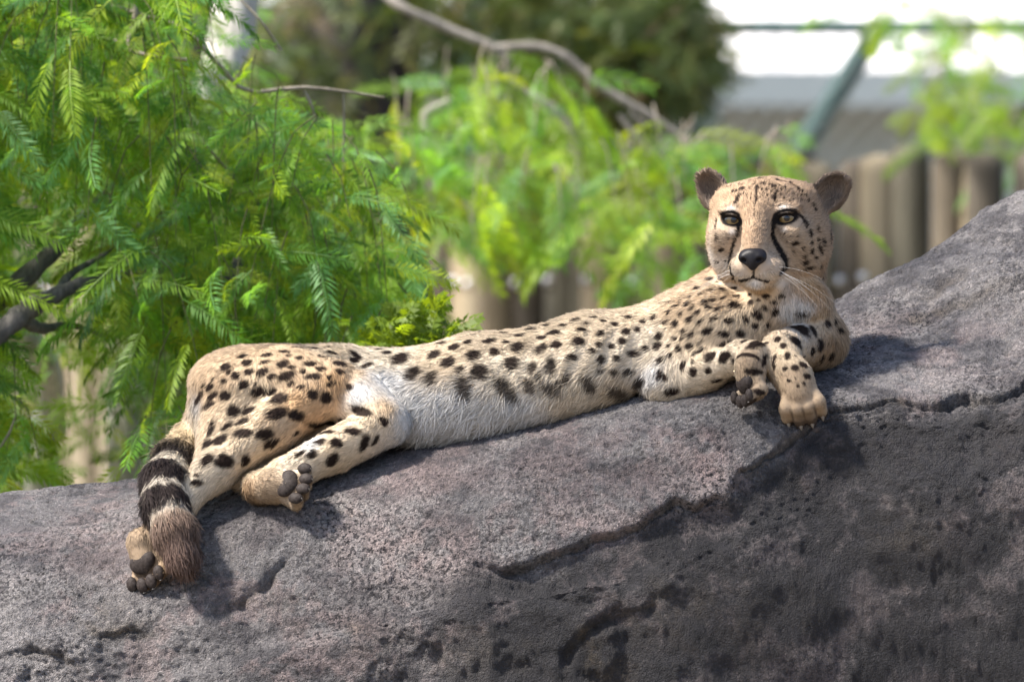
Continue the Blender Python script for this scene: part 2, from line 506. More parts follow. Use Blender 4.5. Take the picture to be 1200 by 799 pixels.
def frond_template(pairs, length, leaf_len, leaf_w, droop, seed):
    """one pinnate leaf hanging along +x, drooping in -z; returns verts (mm) and quads"""
    r = np.random.default_rng(seed)
    vs, q = [], []
    def rach(t):
        return np.array([length * t * (1 - 0.12 * t), 0.0, -droop * length * t * t])
    def quad(a, b, c, d):
        i = len(vs); vs.extend([a, b, c, d]); q.append((i, i + 1, i + 2, i + 3))
    K = 4
    for k in range(K):
        a, b = rach(k / K), rach((k + 1) / K)
        w = np.array([0, 0.9, 0])
        quad(a - w, b - w * 0.7, b + w * 0.7, a + w)
    for i in range(pairs):
        t = 0.10 + 0.90 * (i + 0.5) / pairs
        p = rach(t)
        tg = unit0(rach(min(t + 0.02, 1)) - rach(max(t - 0.02, 0)))
        env = (0.55 + 0.45 * math.sin(math.pi * min(t * 1.05, 1.0)))
        for s in (-1, 1):
            ang = math.radians(62 - 22 * t + r.normal(0, 5))
            d = unit0(tg * math.cos(ang) + np.array([0, s * math.sin(ang), r.normal(-0.10, 0.14)]))
            L = leaf_len * env * r.uniform(0.85, 1.1)
            side = unit0(np.cross(d, [0, 0.2 * s, 1.0])) * leaf_w * 0.5
            mid = p + d * L * 0.45 + np.array([0, 0, 0.04 * L])
            tip = p + d * L + np.array([0, 0, -0.10 * L])
            quad(p, mid - side, tip, mid + side)
    return np.array(vs), np.array(q, dtype=np.int32)
def unit0(v):
    v = np.asarray(v, float)
    return v / (np.linalg.norm(v) + 1e-12)

def scatter(templates, pos, direc, up, scale, colours, rg):
    """join copies of leaf templates into one mesh: pos (N,3) mm, direc (N,3), colour per copy"""
    VS, QS, CS = [], [], []
    off = 0
    which = rg.integers(0, len(templates), len(pos))
    for k, (tv, tq) in enumerate(templates):
        s = np.where(which == k)[0]
        if not len(s):
            continue
        X = direc[s]
        Y = np.cross(up[s], X); Y /= np.linalg.norm(Y, axis=1, keepdims=True) + 1e-9
        Z = np.cross(X, Y)
        P = (pos[s][:, None] + scale[s][:, None, None] * (tv[None, :, :1] * X[:, None] + tv[None, :, 1:2] * Y[:, None] + tv[None, :, 2:] * Z[:, None]))
        n = len(tv)
        VS.append(P.reshape(-1, 3))
        QS.append((tq[None] + (off + n * np.arange(len(s)))[:, None, None]).reshape(-1, 4))
        c = np.repeat(colours[s][:, None], n, 1)
        c = c * (1 + 0.10 * rg.normal(size=(len(s), n, 1)))
        CS.append(c.reshape(-1, 3))
        off += n * len(s)
    return np.concatenate(VS), np.concatenate(QS).astype(np.int32), np.clip(np.concatenate(CS), 0.003, 0.5)

def hanging(rg, strands, spacing, weight):
    """leaf positions along hanging strands; strands: list of (top point, length, sway vector)"""
    P, D, U, ST = [], [], [], []
    for top, L, sway in strands:
        n = max(2, int(L / spacing))
        ph = rg.uniform(0, 6.28)
        line = []
        for i in range(n + 1):
            t = i / n
            p = top + sway * L * (t ** 0.7) * 0.45 + np.array([0, 0, -L * (t ** 1.35)]) * 0.9
            line.append(p)
            if i == 0 or rg.random() > weight:
                continue
            a = ph + i * 2.4 + rg.normal(0, 0.4)
            out = np.array([math.cos(a), math.sin(a) * 0.8, rg.uniform(-1.0, 0.25)])
            P.append(p); D.append(unit0(out))
            u = np.array([-0.45 + rg.normal(0, .4), -0.85 + rg.normal(0, .4), 0.75])
            U.append(unit0(u))
        ST.append(np.array(line))
    return np.array(P), np.array(D), np.array(U), ST

def strands_mesh(ST, r0=1.6):
    VS, QS, off = [], [], 0
    for line in ST:
        v, q = tube(line[::2] if len(line) > 5 else line, np.linspace(r0, 0.5, len(line[::2] if len(line) > 5 else line)), 4)
        VS.append(v); QS.append(q + off); off += len(v)
    return np.concatenate(VS), np.concatenate(QS)

def in_blobs(px, py, blobs):
    return max((1 - math.hypot((px - b[0]) / b[2], (py - b[1]) / b[3]) for b in blobs), default=-1)

def limb_obj(name, ctrl, mat, parent, n=14, sides=9, rough=0.08, seed=1):
    """ctrl rows: px, py, depth, radius mm"""
    c = np.array([list(V(a, b, d)) + [r] for a, b, d, r in ctrl], float)
    s = spline(c, n)
    rr = np.clip(s[:, 3], 0.5, None) * (1 + rough * np.sin(np.arange(n) * 2.1 + seed))
    v, q = tube(s[:, :3], rr, sides)
    v = v + fbm(v / 40.0, 2, seed)[:, None] * np.repeat(rr, sides)[:, None] * 0.18 * unit_rows(v - np.repeat(s[:, :3], sides, 0))
    return attach(mesh_obj(name, to_m(v), q, mat), parent)
def unit_rows(a):
    return a / (np.linalg.norm(a, axis=1, keepdims=True) + 1e-9)

def crown(parent, name, P, D, U, scale, cols, templates, rg, mat):
    v, q, c = scatter(templates, P, D, U, scale, cols, rg)
    o = mesh_obj(name, to_m(v), q, mat, smooth_shade=False)
    set_attr(o.data, 'leaf', c)
    o['kind'] = 'stuff'
    attach(o, parent)
    return o

PEP = [frond_template(22, 150, 30, 3.6, 0.25, 1), frond_template(18, 122, 28, 3.6, 0.45, 2), frond_template(25, 170, 32, 3.7, 0.36, 3), frond_template(15, 92, 24, 3.6, 0.20, 4)]
GREENS = np.array([(0.130, 0.245, 0.022), (0.084, 0.205, 0.030), (0.172, 0.270, 0.020), (0.096, 0.225, 0.075), (0.215, 0.290, 0.022)])

def pick_cols(rg, n, weights, gain=1.0):
    w = np.array(weights, float); w /= w.sum()
    c = GREENS[rg.choice(len(GREENS), n, p=w)]
    return c * (gain * (1 + 0.22 * rg.normal(size=(n, 1))))

# --- building far behind
def box_mesh(x0, x1, y0, y1, z0, z1):
    v = np.array([(x, y, z) for x in (x0, x1) for y in (y0, y1) for z in (z0, z1)], float)
    f = [(0, 1, 3, 2), (4, 6, 7, 5), (0, 4, 5, 1), (2, 3, 7, 6), (0, 2, 6, 4), (1, 5, 7, 3)]
    return v, f
def make_building():
    b = empty('building', (2.0, 15.0, 0))
    tag(b, 'low pale building with white roof seen beyond the log fence', 'building')
    MW = Mat('grey_render')
    n = MW.noise(MW.coord(), 3, 5)
    MW.l(MW.ramp(n, [(0.3, (0.42, 0.47, 0.46)), (0.7, (0.50, 0.55, 0.54))]), MW.b.inputs['Base Color'])
    MW.b.inputs['Roughness'].default_value = 0.8
    MR = Mat('white_metal_roof')
    MR.l(MR.ramp(MR.noise(MR.coord(), 2, 4), [(0.3, (0.74, 0.73, 0.71)), (0.7, (0.82, 0.81, 0.80))]), MR.b.inputs['Base Color'])
    MR.b.inputs['Roughness'].default_value = 0.5
    v, f = box_mesh(-0.9, 6.0, 14.0, 18.0, 0, 2.30)
    attach(mesh_obj('wall', v, f, MW.m, smooth_shade=False), b)
    # pitched roof with standing seams
    ze, zr, ye, yr = 2.33, 3.05, 13.7, 16.2
    x = np.arange(-1.1, 6.25, 0.04)
    prof = np.where((np.arange(len(x)) % 9) == 0, 0.03, 0.0)
    vs, q = [], []
    rows = [(ye, ze), (yr, zr), (18.4, ze)]
    for (y, z) in rows:
        for xi, h in zip(x, prof):
            vs.append((xi, y, z + h))
    for (y, z) in rows:
        for xi, h in zip(x, prof):
            vs.append((xi, y, z - 0.05))
    m = len(x)
    for r in range(2):
        for i in range(m - 1):
            q.append((r * m + i, r * m + i + 1, (r + 1) * m + i + 1, (r + 1) * m + i))
            q.append(((r + 3) * m + i, (r + 4) * m + i, (r + 4) * m + i + 1, (r + 3) * m + i + 1))
    for i in range(m - 1):
        q.append((i, 3 * m + i, 3 * m + i + 1, i + 1))
    attach(mesh_obj('roof', vs, np.array(q, dtype=np.int32), MR.m, smooth_shade=False), b)
    MG = Mat('grey_gutter')
    MG.b.inputs['Base Color'].default_value = (0.30, 0.34, 0.34, 1)
    v, f = box_mesh(-1.15, 6.2, 13.60, 13.69, 2.25, 2.35)
    attach(mesh_obj('gutter', v, f, MG.m, smooth_shade=False), b)
make_building()

# --- wire mesh fence of green pipes
def make_wire_fence():
    D = 7.8
    s = 1 + D / 10
    w = empty('wire_mesh_fence', (0.8, D, 0))
    tag(w, 'green pipe frame with wire netting standing behind the log fence', 'fence')
    MG = Mat('green_painted_pipe')
    MG.l(MG.ramp(MG.noise(MG.coord(), 12, 4), [(0.3, (0.03, 0.075, 0.065)), (0.7, (0.05, 0.11, 0.095))]), MG.b.inputs['Base Color'])
    MG.b.inputs['Roughness'].default_value = 0.5
    P = lambda px, py: np.array([(px - 600) / 1000 * s, D, (400 - py) / 1000 * s + EYE])
    def pipe(name, a, b, r):
        v, q = tube([a, a + (b - a) / 2, b], [r, r, r], 12)
        attach(mesh_obj(name, v, q, MG.m), w)
    top = P(0, 33)[2]
    pipe('rail', P(560, 33), P(1500, 33), 0.016)
    pipe('brace', P(1034, 26), P(905, 232), 0.024)
    for px in (560, 1036, 1500):
        a = P(px, 28); pipe('post', np.array([a[0], D + 0.045, 0]), a + np.array([0, 0.045, 0]), 0.024 if px == 1036 else 0.03) if px != 1036 else None
    MWi = Mat('galvanised_wire')
    MWi.b.inputs['Base Color'].default_value = (0.30, 0.33, 0.33, 1)
    MWi.b.inputs['Metallic'].default_value = 0.6
    MWi.b.inputs['Roughness'].default_value = 0.5
    VS, QS, off = [], [], 0
    x0, x1, z1 = P(560, 0)[0], P(1500, 0)[0], top
    z0 = 0.4
    for sgn in (-1, 1):
        for c in np.arange(x0 - (z1 - z0), x1 + (z1 - z0), 0.045):
            # x = c + sgn * (z - zm)
            zm = (z0 + z1) / 2
            a = np.array([c + sgn * (z0 - zm), D - 0.03 + 0.002 * sgn, z0]); b = np.array([c + sgn * (z1 - zm), D - 0.03 + 0.002 * sgn, z1])
            t0, t1 = 0.0, 1.0
            dx = b[0] - a[0]
            ts = sorted([(x0 - a[0]) / dx, (x1 - a[0]) / dx])
            t0, t1 = max(0, ts[0]), min(1, ts[1])
            if t1 - t0 < 0.02:
                continue
            v, q = tube([a + (b - a) * t0, a + (b - a) * (t0 + t1) / 2, a + (b - a) * t1], [0.0009] * 3, 4)
            VS.append(v); QS.append(q + off); off += len(v)
    o = mesh_obj('netting', np.concatenate(VS), np.concatenate(QS), MWi.m)
    o['kind'] = 'stuff'
    attach(o, w)
make_wire_fence()

# --- fence of upright logs
def make_log_fence():
    rg = np.random.default_rng(5)
    A = np.array([3.11, 2.6]); B = np.array([-2.6, 11.0])          # plan: right end near, left end far
    fobj = empty('log_fence', (A[0], A[1], 0))
    tag(fobj, 'tall fence of upright weathered logs running behind the boulder', 'fence')
    M = Mat('weathered_log')
    co = M.coord()
    mp = M.n('ShaderNodeMapping'); M.l(co, mp.inputs['Vector']); mp.inputs['Scale'].default_value = (1, 1, 0.12)
    n1 = M.noise(mp.outputs[0], 28, 6, 0.65)
    at = M.attr('tone').outputs['Color']
    c = M.mix(0.45, at, M.ramp(n1, [(0.3, (0.03, 0.026, 0.02)), (0.7, (0.20, 0.175, 0.13))]))
    M.l(c, M.b.inputs['Base Color'])
    M.b.inputs['Roughness'].default_value = 0.88
    M.bump(n1, 0.8, 0.008)
    MB = Mat('galvanised_bolt')
    MB.b.inputs['Base Color'].default_value = (0.62, 0.64, 0.66, 1)
    MB.b.inputs['Metallic'].default_value = 0.7
    MB.b.inputs['Roughness'].default_value = 0.35
    L = np.linalg.norm(B - A); u = (B - A) / L
    nrm = np.array([-u[1], u[0]])
    if nrm[1] > 0:
        nrm = -nrm
    s = 0.0
    tones = np.array([(0.08, 0.066, 0.047), (0.045, 0.037, 0.028), (0.30, 0.28, 0.205), (0.075, 0.08, 0.058), (0.37, 0.33, 0.235)])
    k = 0
    while s < L:
        r = rg.uniform(0.036, 0.050)
        s += r
        p = A + u * s + nrm * rg.normal(0, 0.008)
        top = 1.955 + rg.normal(0, 0.012)
        lean = rg.normal(0, 0.008, 2)
        zz = np.array([-0.1, 0.5, 1.0, 1.5, top - 0.03, top - 0.008, top])
        rr = r * np.array([1.06, 1.03, 1.0, 0.98, 0.96, 0.85, 0.35]) * (1 + 0.03 * rg.normal(size=7))
        pts = np.stack([p[0] + lean[0] * zz, p[1] + lean[1] * zz, zz], 1)
        sides = 12
        ang = np.arange(sides) * 2 * math.pi / sides
        wob = 1 + 0.05 * rg.normal(size=sides)
        v = np.stack([pts[:, None, 0] + rr[:, None] * np.cos(ang) * wob, pts[:, None, 1] + rr[:, None] * np.sin(ang) * wob, np.repeat(pts[:, 2:], sides, 1)], -1).reshape(-1, 3)
        q = [(i * sides + j, i * sides + (j + 1) % sides, (i + 1) * sides + (j + 1) % sides, (i + 1) * sides + j) for i in range(6) for j in range(sides)]
        o = mesh_obj('log', v, np.array(q, dtype=np.int32), M.m)
        t = tones[rg.integers(0, 5)] * rg.uniform(0.8, 1.2) * np.array([1.12, 1.0, 0.86])
        set_attr(o.data, 'tone', np.repeat(t[None], len(v), 0))
        attach(o, fobj)
        if k % 3 != 1:
            bz = (1.72 if k % 2 else 1.715)
            c0 = p + lean * bz + nrm * (r + 0.004)
            vs, qq = tube([np.array([c0[0], c0[1], bz]) - np.append(nrm, 0) * 0.01, np.array([c0[0], c0[1], bz]) + np.append(nrm, 0) * 0.003, np.array([c0[0], c0[1], bz]) + np.append(nrm, 0) * 0.005], [0.009, 0.009, 0.002], 10)
            b = mesh_obj('bolt', vs, qq, MB.m)
            b.parent = o
            b.matrix_parent_inverse = Matrix.Identity(4)
        s += r + rg.uniform(0.0, 0.006)
        k += 1
    # two rails behind the logs
    for z in (0.6, 1.72):
        a3 = np.array([A[0], A[1], z]) - np.append(nrm, 0) * 0.085
        b3 = np.array([B[0], B[1], z]) - np.append(nrm, 0) * 0.085
        v, q = tube([a3, (a3 + b3) / 2, b3], [0.035] * 3, 10)
        o = mesh_obj('rail', v, q, M.m)
        set_attr(o.data, 'tone', np.repeat(tones[:1], len(v), 0))
        attach(o, fobj)
make_log_fence()

def SHADE_DENSITY(x, y):
    n = float(vnoise(np.array([[x / 260.0, y / 260.0, 0.5]]), 301)[0])
    return min(1.0, max(0.18, 0.78 + 0.8 * n))

# --- pepper tree on the left, close behind the boulder
def make_left_tree():
    rg = np.random.default_rng(21)
    t = empty('pepper_tree', tuple(to_m(V(150, 1950, 1700)) * np.array([1, 1, 0])))
    tag(t, 'leafy pepper tree with drooping feathery fronds filling the left side', 'tree', 'pepper trees behind the boulder')
    limb_obj('trunk', [(150, 1900, 1900, 46), (146, 600, 1900, 26), (150, 480, 1900, 24), (185, 330, 2000, 26), (235, 150, 2100, 30), (268, 50, 2200, 34), (300, -120, 2300, 34)], BARK_PALE, t, 26, 12)
    limb_obj('trunk', [(40, 1900, 2000, 40), (48, 620, 2000, 24), (62, 500, 2000, 20), (50, 420, 1900, 18), (5, 380, 1700, 17), (-60, 330, 1600, 14)], BARK_PALE, t, 22, 12, seed=3)
    D1 = 560
    for x, y in ((-1250, -450), (-900, -100), (-500, -500), (-100, -100), (100, -350)):
        A_ = np.array([-420.0, 2100, 900.0]); B_ = np.array([x, y, 1060.0])
        pts = spline(np.array([A_, A_ * 0.6 + B_ * 0.4 + [0, 0, 260], A_ * 0.25 + B_ * 0.75 + [0, 0, 240], B_]), 14)
        v, q = tube(pts, np.linspace(16, 4, 14), 8)
        attach(mesh_obj('branch', to_m(v), q, BARK_DARK), t)
    for ctrl in [
        [(-80, 430, D1 + 60, 19), (0, 388, D1 + 80, 15), (28, 366, D1 + 90, 14), (62, 348, D1 + 110, 11), (105, 330, D1 + 160, 8), (170, 318, D1 + 420, 3)],
        [(20, 372, D1 + 90, 10), (48, 385, D1 + 140, 7), (85, 382, D1 + 220, 4), (125, 395, D1 + 400, 2)],
        [(62, 348, D1 + 110, 6), (85, 320, D1 + 180, 5), (120, 300, D1 + 320, 3), (165, 262, D1 + 500, 2)],
        [(-80, 400, D1 + 220, 18), (5, 345, D1 + 220, 15), (62, 295, D1 + 260, 11), (110, 240, D1 + 420, 5), (150, 200, D1 + 600, 2)],
        [(225, 400, D1 + 380, 3), (252, 350, D1 + 280, 8), (272, 322, D1 + 280, 9), (290, 280, D1 + 420, 6), (300, 230, D1 + 700, 3)],
    ]:
        limb_obj('branch', ctrl, BARK_LIMB, t, 22, 12, rough=0.10, seed=len(ctrl))
    for ctrl in [
        [(120, 5, 900, 3), (165, 18, 900, 3.2), (215, 35, 900, 3.4), (255, 75, 920, 3.2), (290, 108, 950, 2.8), (350, 103, 980, 2.6), (405, 108, 1000, 2), (450, 115, 1010, 1.2)],
        [(150, 60, 880, 3), (185, 68, 880, 3.2), (219, 71, 880, 3)],
        [(157, 0, 900, 4), (158, 20, 895, 3.5), (150, 50, 885, 2.5), (157, 65, 880, 2)],
        [(180, 55, 890, 2.4), (203, 80, 890, 2.6), (215, 115, 890, 2.4), (225, 145, 900, 2.2), (245, 175, 920, 1.8), (280, 215, 950, 1.3)],
        [(205, 75, 890, 1.6), (190, 95, 890, 1.6), (172, 108, 890, 1.2)],
        [(95, 78, 950, 1.4), (100, 55, 940, 1.5), (112, 45, 940, 1.5), (145, 50, 930, 1.4)],
        [(5, 75, 980, 1.6), (50, 82, 980, 1.7), (95, 80, 980, 1.5), (125, 68, 980, 1.2)],
        [(355, 105, 985, 2.0), (365, 125, 985, 2), (371, 150, 990, 1.5)],
        [(402, 110, 1000, 1.6), (403, 150, 1000, 1.6), (402, 190, 1000, 1.4)],
        [(308, 285, 800, 1.2), (306, 330, 800, 1.6), (298, 380, 800, 1.4), (293, 400, 800, 1)],
        [(282, 0, 1000, 2.0), (305, 25, 1000, 2.0), (330, 60, 1010, 1.6)],
        [(0, 525, 700, 1.4), (12, 505, 700, 1.5), (18, 488, 700, 1.0)],
    ]:
        limb_obj('twig', ctrl, TWIG, t, 16, 7, rough=0.04)
    dark = [(410, 55, 110, 80), (278, 40, 52, 85), (200, 55, 26, 26)]          # gaps that show the shade or the trunk
    gaps = [(92, 535, 42, 75), (150, 535, 22, 70), (52, 540, 26, 75), (45, 345, 75, 50), (255, 345, 34, 40), (205, 545, 44, 50), (30, 270, 30, 26)]
    strands = []
    tries = 0
    while len(strands) < 960 and tries < 40000:
        tries += 1
        px, py = rg.uniform(-170, 575), rg.uniform(-150, 540)
        right = np.interp(py, [-260, 0, 100, 130, 250, 340, 380, 420, 600], [300, 318, 330, 445, 470, 480, 510, 480, 380])
        if px > right - rg.uniform(0, 30):
            continue
        d = 650 + 1450 * rg.random() ** 1.5 if len(strands) < 850 else rg.uniform(2100, 3000)
        Ls = rg.uniform(110, 330)
        if in_blobs(px, py + Ls * 0.3, dark) > 0 or in_blobs(px, py + Ls * 0.6, dark) > 0:
            continue
        g = max(in_blobs(px, py + Ls * 0.5, gaps), in_blobs(px, py + Ls * 0.9, gaps), in_blobs(px, py, gaps))
        if g > 0 and rg.random() < 0.95:
            continue
        if py + Ls > 570:
            Ls = max(60, 560 - py)
        sway = np.array([rg.normal(0, 0.45), rg.normal(0, 0.3), 0.15])
        strands.append((V(px, py, d), Ls, sway))
    # the boughs that arch over the boulder, above the picture, and shade the animal
    over = []
    while len(over) < 330:
        x, y = rg.uniform(-1400, 150), rg.uniform(-650, 180)
        c = SHADE_DENSITY(x, y) * (1.0 if x > -650 else 0.6)
        if rg.random() > c:
            continue
        over.append((np.array([x, y, rg.uniform(780, 1150)]), rg.uniform(60, 150), np.array([rg.normal(0, 0.6), rg.normal(0, 0.5), 0.3])))
    strands += over
    P, D, U, ST = hanging(rg, strands, 26, 0.85)
    n = len(P)
    cols = pick_cols(rg, n, [5, 4, 3, 3, 1.6])
    dep = P[:, 1]
    crown(t, 'crown', P, D, U, rg.uniform(0.42, 0.86, n), cols, PEP, rg, LEAF)
    v, q = strands_mesh(ST, 1.0)
    o = attach(mesh_obj('branchlets', to_m(v), q, GREEN_TWIG), t); o['kind'] = 'stuff'
    # yellow-green young shoots low on the right, close behind the animal
    b = empty('leafy_shrub', tuple(to_m(V(500, 1950, 520)) * np.array([1, 1, 0])))
    tag(b, 'small bright yellow-green shrub just behind the middle of the cheetah', 'shrub')
    limb_obj('stem', [(500, 1900, 520, 8), (500, 600, 520, 5), (498, 470, 520, 3), (500, 410, 520, 1.5)], TWIG, b, 14, 7)
    simple = [frond_template(5, 70, 24, 10, 0.1, 31), frond_template(4, 55, 22, 10, 0.0, 32)]
    m = 210
    ang = rg.uniform(0, 6.28, m); rad = rg.uniform(0, 1, m) ** 0.6
    Pp = np.array([V(492 + 62 * r_ * math.cos(a), 412 + 52 * r_ * math.sin(a) + (14 if math.cos(a) > 0.5 else 0), 520 + rg.uniform(-50, 50)) for a, r_ in zip(ang, rad)])
    Dd = unit_rows(np.stack([rg.normal(0.1, 0.7, m), rg.normal(-0.2, 0.6, m), rg.uniform(0.0, 1.2, m)], 1))
    Uu = unit_rows(np.stack([rg.normal(0, .4, m), -0.6 + rg.normal(0, .4, m), np.ones(m)], 1))
    cc = np.array([(0.120, 0.185, 0.016)]) * (1 + 0.2 * rg.normal(size=(m, 1)))
    crown(b, 'leaves', Pp, Dd, Uu, rg.uniform(0.5, 0.85, m), cc, simple, rg, LEAF)
make_left_tree()

def make_mid_tree():
    rg = np.random.default_rng(33)
    t = empty('pepper_tree', tuple(to_m(V(330, 1700, 4000)) * np.array([1, 1, 0])))
    tag(t, 'blurred pepper tree whose arching grey branches hang fronds behind the cheetah', 'tree', 'pepper trees behind the boulder')
    D0 = 3600
    limb_obj('trunk', [(200, 1900, D0 + 500, 90), (205, 500, D0 + 500, 70), (220, 200, D0 + 450, 60), (270, -60, D0 + 300, 45), (330, -200, D0 + 200, 36)], BARK_DARK, t, 20, 12)
    for ctrl in [
        [(270, -70, D0 + 250, 22), (400, -50, D0 + 150, 12), (460, 2, D0, 8), (520, 32, D0, 7.5), (575, 55, D0, 7), (600, 75, D0, 5)],
        [(575, 58, D0, 7), (620, 55, D0, 8), (660, 65, D0, 7), (700, 100, D0, 7), (740, 124, D0, 6.5), (780, 148, D0, 6), (815, 175, D0, 4)],
        [(590, 90, D0 - 200, 5), (620, 110, D0 - 200, 7), (650, 130, D0 - 200, 7.5), (676, 170, D0 - 200, 7), (678, 215, D0 - 200, 5), (676, 250, D0 - 200, 3)],
        [(530, 118, D0 - 300, 6), (505, 130, D0 - 300, 7.5), (498, 140, D0 - 300, 8), (500, 185, D0 - 300, 6), (503, 235, D0 - 300, 3)],
        [(740, 124, D0, 5), (745, 140, D0, 4), (775, 150, D0, 3)],
        [(725, 135, D0, 5), (745, 160, D0, 4), (765, 180, D0, 3)],
    ]:
        limb_obj('branch', ctrl, BARK_MID, t, 18, 9, seed=len(ctrl))
    blobs = [(600, 85, 60, 35), (540, 110, 50, 40), (580, 150, 50, 40), (660, 110, 50, 35), (600, 105, 50, 40), (560, 130, 50, 45), (640, 125, 40, 45), (490, 170, 40, 45), (505, 215, 30, 40), (545, 250, 10, 30), (700, 180, 55, 35), (640, 200, 45, 15),
             (740, 200, 40, 30), (790, 200, 40, 45), (812, 270, 18, 50), (690, 240, 10, 30), (755, 250, 10, 34), (840, 170, 60, 45), (900, 190, 55, 40), (820, 210, 50, 50), (920, 175, 35, 25), (610, 215, 45, 25), (575, 215, 30, 20), (480, 130, 40, 45), (770, 170, 70, 45)]
    strands = []
    while len(strands) < 112:
        b = blobs[rg.integers(0, len(blobs))]
        a, r = rg.uniform(0, 6.28), rg.uniform(0, 1) ** 0.5
        px, py = b[0] + b[2] * r * math.cos(a), b[1] + b[3] * r * math.sin(a) * 0.9 - 25
        Ls = rg.uniform(70, 150)
        strands.append((V(px, py, D0 + rg.uniform(-900, 500)), Ls, np.array([rg.normal(0, 0.4), rg.normal(0, 0.3), 0.2])))
    P, D, U, ST = hanging(rg, strands, 30, 0.85)
    n = len(P)
    crown(t, 'crown', P, D, U, rg.uniform(0.7, 1.15, n), pick_cols(rg, n, [5, 4, 4, 2, 2], 0.95), PEP, rg, LEAF)
    v, q = strands_mesh(ST, 1.8)
    o = attach(mesh_obj('branchlets', to_m(v), q, TWIG), t); o['kind'] = 'stuff'
make_mid_tree()

def make_right_tree():
    rg = np.random.default_rng(44)
    D0 = 6300
    t = empty('pepper_tree', tuple(to_m(V(1500, 1300, D0)) * np.array([1, 1, 0])))
    tag(t, 'hazy pepper tree hanging its fronds into the top right corner', 'tree', 'pepper trees behind the boulder')
    limb_obj('trunk', [(1500, 1500, D0, 100), (1490, 500, D0, 80), (1450, 150, D0, 60), (1380, -60, D0, 45), (1300, -130, D0, 30)], BARK_DARK, t, 20, 12)
    limb_obj('branch', [(1380, -60, D0, 30), (1280, -70, D0, 20), (1180, -50, D0, 12), (1080, -30, D0, 7), (1040, -5, D0, 4)], BARK_DARK, t, 16, 9)
    limb_obj('branch', [(1450, 150, D0 + 200, 30), (1320, 80, D0 + 200, 20), (1230, 110, D0 + 200, 12), (1170, 150, D0 + 200, 6)], BARK_DARK, t, 16, 9)
    blobs = [(1100, 30, 40, 50), (1150, 20, 50, 60), (1085, 95, 22, 40), (1120, 100, 26, 35), (1165, 100, 35, 45), (1200, 80, 50, 60), (1195, 140, 30, 26), (1270, 60, 70, 90), (1075, -20, 45, 40), (1020, -40, 30, 30), (1340, 30, 80, 120)]
    strands = []
    while len(strands) < 75:
        b = blobs[rg.integers(0, len(blobs))]
        a, r = rg.uniform(0, 6.28), rg.uniform(0, 1) ** 0.5
        px, py = b[0] + b[2] * r * math.cos(a), b[1] + b[3] * r * math.sin(a) * 0.8 - 30
        strands.append((V(px, py, D0 + rg.uniform(-700, 500)), rg.uniform(90, 170), np.array([rg.normal(0, 0.4), rg.normal(0, 0.3), 0.1])))
    P, D, U, ST = hanging(rg, strands, 38, 0.8)
    n = len(P)
    crown(t, 'crown', P, D, U, rg.uniform(0.7, 1.1, n), pick_cols(rg, n, [5, 3, 4, 2, 2], 1.0), PEP, rg, LEAF)
    v, q = strands_mesh(ST, 1.8)
    o = attach(mesh_obj('branchlets', to_m(v), q, TWIG), t); o['kind'] = 'stuff'
make_right_tree()

# --- shady evergreen whose low boughs close the view at the top middle
def make_evergreen():
    rg = np.random.default_rng(55)
    D0 = 6200
    t = empty('evergreen_tree', tuple(to_m(V(430, 1300, D0)) * np.array([1, 1, 0])))
    tag(t, 'dark shady evergreen tree closing the top middle of the view', 'tree')
    limb_obj('trunk', [(430, 1500, D0, 170), (425, 600, D0, 150), (420, 200, D0, 130), (415, -150, D0, 110), (410, -700, D0, 80)], BARK_DARK, t, 20, 14)
    for ctrl in [
        [(420, 0, D0, 60), (500, -60, D0, 45), (640, -40, D0, 30), (760, 10, D0, 18), (850, 60, D0, 8)],
        [(418, 60, D0, 50), (330, 40, D0 + 100, 40), (200, 0, D0 + 200, 25), (60, -30, D0 + 300, 12)],
        [(420, -100, D0, 50), (560, -190, D0, 40), (720, -160, D0, 26), (880, -90, D0, 10)],
    ]:
        limb_obj('branch', ctrl, BARK_DARK, t, 16, 9)
    sprig = [frond_template(14, 210, 60, 7, 0.12, 61), frond_template(12, 170, 52, 7, 0.25, 62)]
    blobs = [(560, 10, 120, 60), (660, 30, 90, 70), (705, 40, 60, 50), (775, 5, 45, 24), (800, 60, 10, 14), (690, 100, 40, 25), (755, 88, 34, 14), (420, 10, 120, 90), (480, -60, 200, 100), (700, -80, 200, 90), (330, 80, 80, 60), (200, 40, 160, 120), (50, 20, 160, 160), (720, 85, 50, 22), (400, 150, 140, 80)]
    m = 2700
    bi = rg.integers(0, len(blobs), m)
    B = np.array(blobs, float)[bi]
    a = rg.uniform(0, 6.28, m); r = rg.uniform(0, 1, m) ** 0.5
    px = B[:, 0] + B[:, 2] * r * np.cos(a); py = B[:, 1] + B[:, 3] * r * np.sin(a)
    d = D0 + rg.uniform(-350, 900, m)
    P = np.array([V(x, y, z) for x, y, z in zip(px, py, d)])
    Dd = unit_rows(np.stack([rg.normal(0.2, 0.8, m), rg.normal(-0.2, 0.6, m), rg.normal(-0.25, 0.5, m)], 1))
    Uu = unit_rows(np.stack([rg.normal(0, .4, m), rg.normal(0, .4, m), np.ones(m)], 1))
    cc = np.array([(0.065, 0.100, 0.026), (0.110, 0.125, 0.034), (0.045, 0.075, 0.024), (0.16, 0.125, 0.065)])[rg.choice(4, m, p=[.4, .25, .25, .1])] * (1 + 0.2 * rg.normal(size=(m, 1)))
    crown(t, 'crown', P, Dd, Uu, rg.uniform(0.40, 0.75, m), np.abs(cc), sprig, rg, LEAF_DARK)
make_evergreen()

